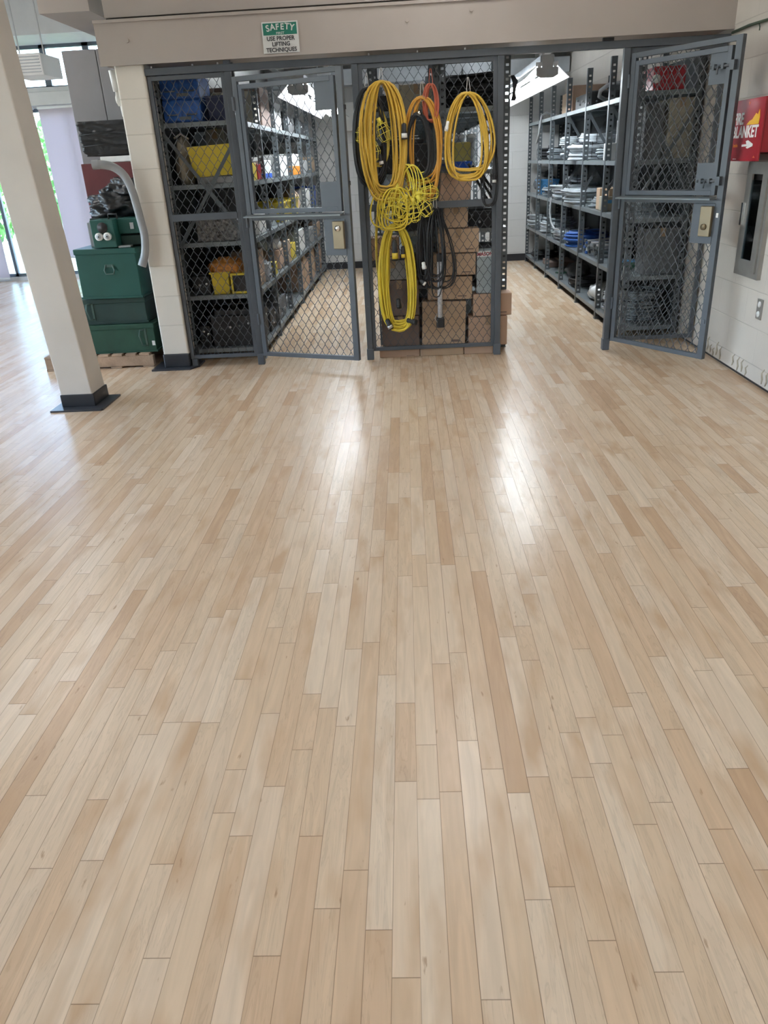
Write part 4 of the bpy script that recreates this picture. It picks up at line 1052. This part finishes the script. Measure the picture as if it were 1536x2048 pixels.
# ------------------------------------------------------------------ cords hanging on the mesh
def skein(mb, x, zt, zb, w, y0, n, r, seed, th=.03, p=-.15, jw=.35, jh=.16, pts=30, jx=.012, topw=1.0):
    R_ = random.Random(seed); H_ = zt - zb; pr = []
    for k in range(n + 1):
        pr.append((w * (1 - jw * R_.random()), H_ * (1 - jh * R_.random() ** 1.3), R_.uniform(-jx, jx), y0 - R_.random() * th, R_.uniform(-.012, 0)))
    P = []
    for i in range(n * pts + 1):
        q = i / pts; k = min(int(q), n - 1); s = q - k; s = s * s * (3 - 2 * s)
        a = [pr[k][j] * (1 - s) + pr[k + 1][j] * s for j in range(5)]
        g = 2 * PI * q; c = math.cos(g)
        wig = .006 * mnoise.noise(Vector((q * 5.1, seed, 0)))
        sn = math.sin(g); sn = math.copysign(abs(sn) ** (.62 if c < 0 else .9), sn)
        P.append((x + a[0] * sn * (1 + p * c) + a[2] + wig, a[3] + .004 * math.sin(g * 2), zt + a[4] - a[1] * (1 - c) / 2))
    mb.tube(P, r, 6); return P

def plug(t, p, d, m1, m2, L_=.09, r=.017):
    p, d = Vector(p), Vector(d).normalized()
    o = MB().tube([p, p + d * L_ * .1, p + d * L_ * .5, p + d * L_ * .55, p + d * L_], [r * .6, r, r, r * 1.15, r * 1.15], 12).build('plug', m1, t)
    o['label'] = 'cord plug'
    MB().tube([p + d * L_ * .62, p + d * L_ * .9], r * 1.22, 12).build('collar', m2, o)

def cord(label, x, zt, zb, w, y0, n, r, m, seed, string=True, group='power cords hanging on the mesh', sx=None, **kw):
    t = thing('power_cord', label, 'cord', (x, y0, zb), group=group)
    mb = MB(); skein(mb, x, zt, zb, w, y0, n, r, seed, **kw); mb.build('cord_loops', m, t)
    if string:
        s_ = MB(); hy = 6.466
        s_.tube([(x - .012, y0 - .03, zt - .03), (x - .014, y0 - .01, zt + .02), (x - .004, hy, zt + .10), (x + .004, hy, zt + .10), (x + .012, y0 - .01, zt + .02), (x + .01, y0 - .035, zt - .03), (x - .012, y0 - .035, zt - .035)], .0022, 5)
        s_.build('hanging_string', 'string' if m not in ('redcab',) else 'redcab', t)
    return t

YC = 6.440
t = cord('big golden yellow cord coil hanging highest on the left', -.145, 2.085, 1.225, .178, 6.385, 17, .0078, 'yellow', 3, th=.06, jw=.60, jh=.20, p=-.02, jx=.016)
plug(t, (.012, 6.315, 1.80), (0, 0, -1), 'black', 'whitepl', .11, .019)
t = cord('thick black cord coil behind the big golden one', -.255, 2.05, 1.38, .14, YC, 8, .0085, 'blackcab', 5, th=.03, jw=.25)
plug(t, (-.315, 6.40, 1.70), (.1, 0, 1), 'black', 'whitepl', .09)
t = cord('thin soiled yellow cord half hidden by the big golden coil', -.20, 1.93, 1.50, .10, 6.43, 6, .0062, 'oldyellow', 6, th=.02, string=False)
plug(t, (-.18, 6.385, 1.60), (.15, 0, -1), 'black', 'whitepl', .08, .014)
t = cord('orange-yellow cord coil second from the left', .155, 1.975, 1.255, .150, 6.425, 9, .0072, 'orangecab', 8, th=.035, jw=.48, jh=.25, p=-.08, jx=.024)
cord('black cord coil inside the orange-yellow one', .12, 1.86, 1.405, .098, 6.400, 9, .0075, 'blackcab', 9, th=.03, string=False, jw=.3)
plug(t, (.085, 6.385, 1.85), (.9, 0, .3), 'black', 'chrome', .06, .014)
t = cord('small orange-red cord hank hanging between the yellow coils', .222, 2.055, 1.80, .058, 6.42, 8, .006, 'redcab', 12, th=.02, jw=.45, p=-.1)
t = cord('yellow cord coil hanging alone on the right', .50, 1.985, 1.360, .190, 6.425, 10, .0078, 'yellow', 14, th=.045, jw=.45, jh=.24, p=-.22, jx=.028)
plug(t, (.345, 6.38, 1.80), (-.25, 0, -1), 'whitepl', 'whitepl', .07, .013)
t = cord('thin black cord hanging at the right post behind the yellow coil', .655, 1.72, 1.18, .075, 6.452, 3, .005, 'blackcab', 16, th=.01, string=False, jx=.02)
plug(t, (.70, 6.43, 1.42), (0, 0, -1), 'black', 'whitepl', .07, .013)
t = cord('bright yellow cord coil hanging lowest, with black connectors', -.085, 1.10, .245, .155, 6.40, 18, .0068, 'yellow2', 21, th=.05, jw=.50, jh=.12, p=-.08, jx=.016)
plug(t, (-.095, 6.34, .98), (0, 0, -1), 'black', 'amber', .16, .020)
plug(t, (-.03, 6.35, .93), (0, 0, -1), 'black', 'amber', .10, .014)
plug(t, (-.185, 6.35, .36), (.4, 0, -1), 'black', 'bolt', .09, .020)
plug(t, (-.02, 6.35, .345), (1, 0, -.3), 'black', 'black', .09, .020)
plug(t, (-.085, 6.36, .52), (.1, 0, -1), 'black', 'blackcab', .08, .018)
cord('loose bright yellow cord loops spilling under the lamp guards', -.07, 1.36, 1.00, .135, 6.36, 9, .0062, 'yellow2', 23, th=.06, jw=.75, jh=.55, p=-.25, string=False, jx=.10)
cord('slack single yellow loops at the left edge of the mesh', -.20, 1.22, .56, .065, 6.43, 2, .006, 'oldyellow', 24, th=.01, string=False, jx=.02)
t = cord('skein of thin black cords below the middle rail', .235, 1.205, .52, .085, 6.39, 8, .0052, 'blackcab', 25, th=.05, jw=.8, jh=.42, p=-.35, jx=.018)
cord('wide slack black cord loops right of the black skein', .255, 1.16, .545, .135, 6.40, 4, .0048, 'blackcab', 28, th=.03, jw=.35, jh=.35, p=-.5, string=False, jx=.015)
t = cord('dense hank of black cords left of the black skein', .135, 1.14, .60, .048, 6.41, 12, .0058, 'blackcab', 26, th=.05, jw=.85, jh=.25, p=-.2, string=False)
plug(t, (.13, 6.345, .80), (.15, 0, -1), 'whitepl', 'whitepl', .055, .016)
plug(t, (.10, 6.35, .66), (.6, 0, -.5), 'black', 'whitepl', .06, .014)
t = thing('work_light', 'slim tube work light with dark end cap hanging in the black cords', 'work light', (.262, 6.40, .27))
MB().cyl((.262, 6.40, .34), (.262, 6.40, .80), .021, 14).build('tube', 'tubeglass', t)
MB().bbox(.228, .296, 6.37, 6.43, .262, .345, .012).build('end_cap', 'black', t)
MB().bbox(.240, .284, 6.377, 6.423, .79, .85, .008).build('top_cap', 'black', t)
MB().tube([(.235, 6.39, .38), (.215, 6.38, .34), (.235, 6.37, .31)], .003, 5).build('hook', 'bolt', t)
# yellow lamp guards on a string
t = thing('string_light', 'tangle of yellow wire lamp guards on a yellow cord', 'string light', (.06, 6.38, 1.05))
mb = MB(); skein(mb, .02, 1.52, 1.10, .12, 6.385, 8, .005, 33, th=.05, jw=.7, jh=.6, jx=.06); mb.build('cord_run', 'cageyel', t)
def guard(c, d, L_=.15, R0=.035, R1=.058):
    c, d = Vector(c), Vector(d).normalized(); a = d.orthogonal().normalized(); b_ = d.cross(a); mb = MB()
    for k in range(8):
        g = 2 * PI * k / 8; e = a * math.cos(g) + b_ * math.sin(g)
        mb.tube([c + e * .018, c + e * R0 + d * .02, c + e * R1 + d * L_ * .55, c + e * R1 * .7 + d * L_ * .9, c + d * L_ + e * .01], .0026, 4)
    for q, rr in ((.02, R0), (L_ * .3, R0 + (R1 - R0) * .5), (L_ * .55, R1), (L_ * .9, R1 * .7)):
        mb.tube([c + d * q + (a * math.cos(2 * PI * k / 14) + b_ * math.sin(2 * PI * k / 14)) * rr for k in range(14)], .0026, 4, closed=True)
    o = mb.build('lamp_guard', 'cageyel', t)
    MB().cyl(c - d * .03, c + d * .02, .017, 10).build('socket', 'cageyel', o)
for c, d in (((.06, 6.35, 1.25), (.1, -.1, -1)), ((.11, 6.355, 1.27), (.6, -.1, -.9)), ((.115, 6.37, 1.31), (1, 0, -.05)), ((.0, 6.34, 1.28), (-.5, -.1, -1)), ((-.06, 6.34, 1.36), (-.2, -.15, -1)),
             ((.04, 6.40, 1.42), (.2, 0, -1)), ((-.28, 6.42, 1.82), (-.3, -.1, -1)), ((-.17, 6.41, 1.82), (.4, 0, -1)), ((-.24, 6.42, 1.70), (.1, 0, -1)), ((.15, 6.41, 1.43), (.2, -.1, -1)), ((-.13, 6.36, 1.30), (.1, -.2, -1))):
    guard(c, d)

# ------------------------------------------------------------------ stack on the pallet at the left
t = thing('wooden_pallet', 'worn wooden pallet under the stack of green chests', 'pallet', (-2.75, 7.05, 0))
for y in (6.535, 6.98, 7.45): MB().bbox(-3.235, -2.262, y, y + .05, .016, .105, .004).build('stringer', 'wood', t)
for k in range(8): MB().bbox(-3.235 + .122 * k, -3.235 + .122 * k + .09, 6.53, 7.51, .1055, .124, .003).build('deck_board', 'wood', t)
for k in range(4): MB().bbox(-3.235 + .29 * k, -3.235 + .29 * k + .10, 6.53, 7.51, 0, .0155, .003).build('bottom_board', 'wood', t)
def chest(label, x0, x1, y0, y1, z0, z1, m, ry=0, hx=None, hw=.10, vert=False, name='tool_chest'):
    t = thing(name, label, 'chest', ((x0 + x1) / 2, (y0 + y1) / 2, z0), (0, ry, 0), world=False, group='green metal chests on the pallet')
    w, d, h = (x1 - x0) / 2, (y1 - y0) / 2, z1 - z0
    MB().bbox(-w + .008, w - .008, -d + .008, d - .008, 0, h - .042, .006).build('chest_body', m, t)
    MB().bbox(-w, w, -d, d, h - .045, h, .008).build('lid', m, t)
    MB().box(-w, w, -d, d, .0, .016).build('bottom_rim', m, t)
    hx = (hx if hx is not None else 0); zc = h * .60; y = -d + .008
    if not vert:
        pts = [(hx - hw * .32, y - .004, zc + .03), (hx - hw * .5, y - .014, zc - .012), (hx - hw * .38, y - .018, zc - .04), (hx + hw * .38, y - .018, zc - .04), (hx + hw * .5, y - .014, zc - .012), (hx + hw * .32, y - .004, zc + .03)]
        hd = MB().tube(pts, .0065, 8).build('handle', 'handle', t)
        MB().bbox(hx - hw * .45, hx + hw * .45, y - .006, y + .002, zc + .012, zc + .034, .002).build('handle_bracket', 'handle', hd)
    else:
        zc = h * .5; pts = [(hx + .02, y - .004, zc + .07), (hx - .018, y - .016, zc + .068), (hx - .03, y - .02, zc + .02), (hx - .012, y - .02, zc - .062), (hx + .02, y - .004, zc - .066)]
        hd = MB().tube(pts, .0065, 8).build('handle', 'handle', t)
        MB().bbox(hx + .012, hx + .03, y - .006, y + .002, zc - .075, zc + .08, .002).build('handle_bracket', 'handle', hd)
    return t
c1 = chest('wide worn green chest at the bottom of the pallet stack', -2.86, -2.225, 6.58, 7.20, .1245, .372, 'green3', hx=.21, vert=True)
MB().box(.277, .303, -.3035, -.3015, .055, .095).build('tag', 'whitepl', c1)
chest('dark green chest second from the bottom of the pallet stack', -2.86, -2.27, 6.61, 7.20, .376, .592, 'green2', hx=-.20, vert=True)
chest('large teal green chest with a front handle, third from the bottom', -2.792, -2.262, 6.55, 7.15, .600, 1.003, 'green1', hx=.02, hw=.085, ry=.015)
t = thing('test_box', 'small green machine box with two round glass lenses', 'machine', (-2.49, 6.62, 1.008))
MB().bbox(-2.60, -2.405, 6.56, 6.78, 1.010, 1.225, .006).build('housing', 'green1', t)
MB().bbox(-2.405, -2.19, 6.66, 6.86, 1.105, 1.225, .006).build('side_housing', 'green1', t)
MB().bbox(-2.405, -2.19, 6.68, 6.86, 1.010, 1.09, .006).build('tray', 'green2', t)
MB().cyl((-2.50, 6.561, 1.165), (-2.50, 6.553, 1.165), .042, 24).build('dark_port', 'darkint', t)
for x in (-2.535, -2.465):
    o = MB().cyl((x, 6.560, 1.098), (x, 6.532, 1.098), .031, 20).build('round_lens', 'whitepl', t); MB().cyl((x, 6.533, 1.098), (x, 6.529, 1.098), .020, 16).build('lens_glass', 'fixgrey', o)
    MB().cyl((x, 6.530, 1.098), (x, 6.526, 1.098), .007, 10).build('lens_boss', 'black', o)
MB().box(-2.30, -2.27, 6.652, 6.66, 1.14, 1.19).build('latch', 'bolt', t)
MB().tube([(-2.47, 6.66, 1.225), (-2.47, 6.66, 1.262), (-2.40, 6.66, 1.262), (-2.40, 6.66, 1.225)], .007, 6).build('handle', 'black', t)
carton('thin white board leaning behind the small green machine', -2.70, -2.62, 6.75, 6.80, 1.006, 1.20, 'greycard', tape=False, name='white_board', cat='board')
carton('flat papers lying on the large green chest', -2.40, -2.30, 6.57, 6.64, 1.004, 1.018, 'greycard', tape=False, name='papers', cat='papers')
t = thing('covered_tool', 'crumpled black plastic bag over a tool on the small green machine', 'bag', (-2.45, 6.92, 1.225))
mb = MB(); blob(mb, (-2.47, 6.96, 1.229), .235, .15, .12, 21, .4, 2.2, 60, 40, fine=.10); mb.build('plastic_bag', 'bag', t)
mb = MB(); blob(mb, (-2.40, 6.98, 1.37), .15, .12, .085, 27, .4, 2.5, 50, 34, fine=.14); mb.build('bag_top', 'bag', t)
solo('low_crate', MB().bbox(-2.72, -2.22, 6.88, 7.18, 1.006, 1.226, .006), 'green2', 'dark green crate behind the small green machine', 'crate')
solo('maroon_cabinet', MB().bbox(-2.835, -2.30, 7.22, 7.55, .125, 1.655, .006), 'maroon', 'dark red metal cabinet standing behind the green chests', 'cabinet', bevel=0.0)
carton('white flat box lying on the dark red cabinet', -2.66, -2.31, 7.24, 7.5, 1.657, 1.705, 'whitepl', tape=False)
t = thing('wrapped_box', 'box wrapped in black plastic in front of the tall grey locker', 'box', (-2.58, 7.38, 1.706))
mb = MB(); nx = 26
def wbox(mb, x0, x1, y0, y1, z0, z1, seed):
    vs = []; n = 30; m_ = 40
    for j in range(m_ + 1):
        s = j / m_; z = z0 + (z1 - z0) * s
        for i in range(4 * n):
            k, q = divmod(i, n); q /= n
            p = [(x0 + (x1 - x0) * q, y0), (x1, y0 + (y1 - y0) * q), (x1 - (x1 - x0) * q, y1), (x0, y1 - (y1 - y0) * q)][k]
            cx, cy = (x0 + x1) / 2, (y0 + y1) / 2
            nn = mnoise.noise(Vector((p[0] * 5 + seed, p[1] * 5, z * 34 + p[0] * 9))); nn2 = abs(mnoise.noise(Vector((p[0] * 16, p[1] * 16, z * 60))))
            kf = 1 + .07 * nn + .09 * nn2 - (.12 * (1 - s) ** 3)
            vs.append((cx + (p[0] - cx) * kf, cy + (p[1] - cy) * kf, z))
    N_ = 4 * n
    fs = [(j * N_ + i, j * N_ + (i + 1) % N_, (j + 1) * N_ + (i + 1) % N_, (j + 1) * N_ + i) for j in range(m_) for i in range(N_)]
    fs += [tuple(range(N_ - 1, -1, -1)), tuple(m_ * N_ + i for i in range(N_))]
    mb.add(vs, fs, True)
wbox(mb, -2.80, -2.38, 7.24, 7.52, 1.712, 1.985, 3); mb.build('plastic_wrap', 'bag', t)
mb = MB()
for z_ in (1.79, 1.88): mb.tube([(-2.80, 7.232, z_), (-2.6, 7.228, z_ + .012), (-2.37, 7.232, z_ - .006)], .003, 5)
mb.build('tie_cord', 'blackcab', t)
t = thing('metal_locker', 'tall grey metal locker behind the stack of chests', 'locker', (-2.66, 7.85, .0))
MB().bbox(-2.96, -2.66, 7.60, 8.05, 0, 2.56, .006).build('left_body', 'locker', t)
MB().bbox(-2.655, -2.34, 7.60, 8.05, 0, 2.56, .006).build('right_body', 'locker', t)
t = thing('conduit_offcut', 'bent grey plastic conduit leaning over the green chests', 'conduit', (-2.16, 6.40, .86))
mb = MB(); pts = [(-2.395, 6.33, 1.633), (-2.33, 6.34, 1.632), (-2.25, 6.36, 1.612), (-2.19, 6.37, 1.565), (-2.155, 6.375, 1.50), (-2.135, 6.38, 1.42), (-2.125, 6.385, 1.33), (-2.115, 6.39, 1.22), (-2.105, 6.39, 1.10), (-2.125, 6.39, .97), (-2.165, 6.38, .87)]
sm = []
for i in range(len(pts) - 1):
    p0, p1, p2, p3 = [Vector(pts[max(0, min(len(pts) - 1, i + k))]) for k in (-1, 0, 1, 2)]
    for k in range(4):
        q = k / 4; sm.append(.5 * ((2 * p1) + (p2 - p0) * q + (2 * p0 - 5 * p1 + 4 * p2 - p3) * q * q + (3 * p1 - p0 - 3 * p2 + p3) * q ** 3))
sm.append(Vector(pts[-1]))
mb.tube(sm, .031, 14, caps=False); mb.tube(sm, .026, 14, caps=False); mb.build('pipe', 'pvc', t)
for a, b2 in ((sm[0], sm[1]), (sm[-1], sm[-2])):
    MB().tube([a, a + (b2 - a).normalized() * .05], .034, 14, caps=False).build('socket_end', 'pvc', t)
solo('pipe_stub', MB().cyl((-2.115, 6.38, 2.27), (-2.115, 6.38, 2.09), .026, 12).cyl((-2.115, 6.38, 2.09), (-2.085, 6.38, 1.98), .032, 12), 'cream', 'short cream pipe stub with elbow at the top of the block pillar', 'pipe') if False else None
t = thing('pipe_elbow', 'white taped pipe elbow at the top of the block pillar', 'pipe', (-2.16, 6.50, 1.95))
MB().cyl((-2.175, 6.50, 2.27), (-2.165, 6.50, 2.13), .024, 12).build('riser', 'whitepl', t)
mb = MB(); blob(mb, (-2.15, 6.50, 2.03), .030, .03, .065, 5, .3); mb.build('wrapped_joint', 'string', t)
MB().cyl((-2.145, 6.50, 2.04), (-2.140, 6.50, 1.96), .013, 10).build('outlet', 'whitepl', t)
# suspended heater
t = thing('unit_heater', 'white box-shaped heater hanging near the far windows', 'heater', (-3.9, 9.25, 2.55))
MB().bbox(-4.10, -3.73, 9.0, 9.50, 2.545, 2.745, .008).build('housing', 'white', t)
for a in range(6): MB().box(-4.08, -3.75, 8.99, 9.0, 2.57 + .028 * a, 2.578 + .028 * a).build('louvre', 'fixgrey', t)
for x in (-4.05, -3.79): MB().cyl((x, 9.25, 2.74), (x, 9.25, ZC), .008, 6).build('hanger_rod', 'bolt', t)

# ------------------------------------------------------------------ right wall fittings
t = thing('fire_blanket_box', 'red fire blanket box on the right wall', 'safety box', (2.34, 5.66, 1.43))
MB().bbox(2.29, 2.399, 5.42, 5.93, 1.482, 1.80, .006).build('box_body', 'red', t)
MB().bbox(2.278, 2.29, 5.415, 5.935, 1.432, 1.803, .003).build('front_panel', 'red', t)
WALLT = lambda y, z, x=2.2775: frameT((x, y, z), (0, -1, 0), (0, 0, 1))
o0 = Matrix.Translation(-OFF[t.name])
text('lettering', 'FIRE', .098, 'whitepl', t, o0 @ WALLT(5.80, 1.686), offset=.003, sx=.92)
text('lettering', 'BLANKET', .098, 'whitepl', t, o0 @ WALLT(5.672, 1.606), offset=.003, sx=.98)
def wpoly(name, pts, m_):
    MB().prism([(y, z) for y, z in pts], 2.2768, 2.2778, 'x').build(name, m_, t)
wpoly('flame_symbol', [(5.665, 1.65), (5.475, 1.65), (5.468, 1.69), (5.482, 1.735), (5.505, 1.705), (5.53, 1.715), (5.58, 1.68), (5.62, 1.672)], 'flame')
wpoly('arrow_symbol', [(5.695, 1.533), (5.62, 1.535), (5.635, 1.553), (5.60, 1.558), (5.52, 1.535), (5.52, 1.522), (5.60, 1.508), (5.625, 1.515), (5.60, 1.522), (5.695, 1.520)], 'whitepl')
text('lettering', 'inside', .03, 'orange', t, o0 @ WALLT(5.80, 1.528), offset=.0008)
wpoly('small_print', [(5.82, 1.443), (5.76, 1.443), (5.76, 1.447), (5.82, 1.447)], 'whitepl')
wpoly('maker_mark', [(5.50, 1.452), (5.46, 1.452), (5.48, 1.465)], 'salmon')
wpoly('hook_symbol', [(5.67, 1.785), (5.64, 1.785), (5.655, 1.765)], 'salmon')
t = thing('extinguisher_cabinet', 'grey steel extinguisher cabinet with glass front on the right wall', 'cabinet', (2.37, 5.56, .69))
fr = MB()
def yframe(mb, y0, y1, z0, z1, w, x0, x1):
    mb.box(x0, x1, y0, y0 + w, z0, z1).box(x0, x1, y1 - w, y1, z0, z1).box(x0, x1, y0 + w, y1 - w, z0, z0 + w).box(x0, x1, y0 + w, y1 - w, z1 - w, z1)
yframe(fr, 5.375, 5.765, .69, 1.470, .035, 2.372, 2.3995); fr.build('trim_frame', 'steel', t)
fd = MB(); yframe(fd, 5.412, 5.728, .727, 1.425, .075, 2.360, 2.372); fd_o = fd.build('door', 'steel', t)
MB().bbox(2.340, 2.360, 5.69, 5.72, 1.02, 1.17, .004).build('door_pull', 'chrome', fd_o)
MB().box(2.3635, 2.3665, 5.487, 5.653, .80, 1.313).build('door_glass', 'glass', fd_o)
MB().box(2.394, 2.3995, 5.41, 5.73, .725, 1.39).build('back_plate', 'darkint', t)
MB().box(2.392, 2.394, 5.44, 5.62, 1.21, 1.31).build('orange_label', 'salmon', t)
MB().lathe([(.001, 0), (.045, .005), (.05, .02), (.05, .24), (.03, .30), (.012, .32), (.012, .35)], (2.376, 5.57, .76), 16).build('cylinder_tank', 'maroon', t) if False else None
t = thing('wall_outlet', 'steel double socket plate low on the right wall', 'outlet', (2.396, 5.31, .44))
MB().bbox(2.392, 2.3995, 5.27, 5.352, .440, .575, .002).build('cover_plate', 'steel', t)
for z_ in (.475, .54): MB().cyl((2.393, 5.311, z_), (2.387, 5.311, z_), .020, 16).build('socket', 'whitepl', t)
t = thing('wall_conduit', 'thin dark green conduit running along the top of the right wall', 'conduit', (2.38, 5.8, 2.26))
MB().tube([(2.385, 6.40, 2.262), (2.38, 6.1, 2.266), (2.384, 5.8, 2.258), (2.38, 5.4, 2.264), (2.384, 4.6, 2.262), (2.384, 3.5, 2.262)], .009, 8).build('conduit', 'darkgreen', t)
for y in (5.95, 5.62, 4.9): MB().tube([(2.384, y, 2.262), (2.388, y - .01, 2.235), (2.39, y - .006, 2.215)], .004, 5).build('dangling_tag', 'darkgreen', t)
# dried adhesive where the baseboard was pulled off
R_ = random.Random(4)
for i, y in enumerate((6.26, 6.20, 6.13, 6.07, 6.01, 5.94, 5.87, 5.62, 5.53, 5.46, 5.38, 5.12, 5.05, 4.98, 4.90)):
    h0 = R_.uniform(.05, .11); b0 = R_.uniform(.025, .05); mb = MB()
    mb.tube([(2.400, y + R_.uniform(-.01, .01), b0), (2.398, y - .012, b0 + h0 * .35), (2.398, y + .008, b0 + h0 * .7), (2.400, y - .02, b0 + h0)], [.006, .009, .007, .004], 6)
    mb.build('glue_streak', 'glue', wr)
t = thing('strap_bundle', 'small black strap bundle hooked on the slotted upright right of the mesh', 'strap', (.855, 6.70, 1.90))
mb = MB()
for k in range(6): mb.tube([(.852 + .004 * k, 6.725, 2.10), (.868 + .006 * k, 6.72 - .004 * k, 2.06), (.872 + .005 * (k % 3), 6.715, 1.99), (.86 + .006 * k, 6.715, 1.93 + .01 * (k % 2))], .006, 5)
mb.build('strap', 'black', t); MB().cyl((.852, 6.725, 2.10), (.835, 6.725, 2.10), .006, 6).build('hook', 'bolt', t)
# ------------------------------------------------------------------ world and view
wd = bpy.data.worlds.new('world'); bpy.context.scene.world = wd; wd.use_nodes = True
nt = wd.node_tree; bg = nt.nodes['Background']
sky = nt.nodes.new('ShaderNodeTexSky'); sky.sky_type = 'NISHITA'; sky.sun_disc = False
sky.sun_elevation = math.radians(42); sky.sun_rotation = math.radians(200); sky.dust_density = 2.0
hz = nt.nodes.new('ShaderNodeMix'); hz.data_type = 'RGBA'; hz.inputs[0].default_value = 0.5; hz.inputs[7].default_value = (0.98, 0.97, 1.08, 1)
nt.links.new(sky.outputs[0], hz.inputs[6]); nt.links.new(hz.outputs[2], bg.inputs[0]); bg.inputs[1].default_value = 2.7
sc = bpy.context.scene
sc.view_settings.view_transform = 'Standard'; sc.view_settings.look = 'None'; sc.view_settings.gamma = 1
sc.view_settings.use_curve_mapping = False; sc.view_settings.exposure = 1.12
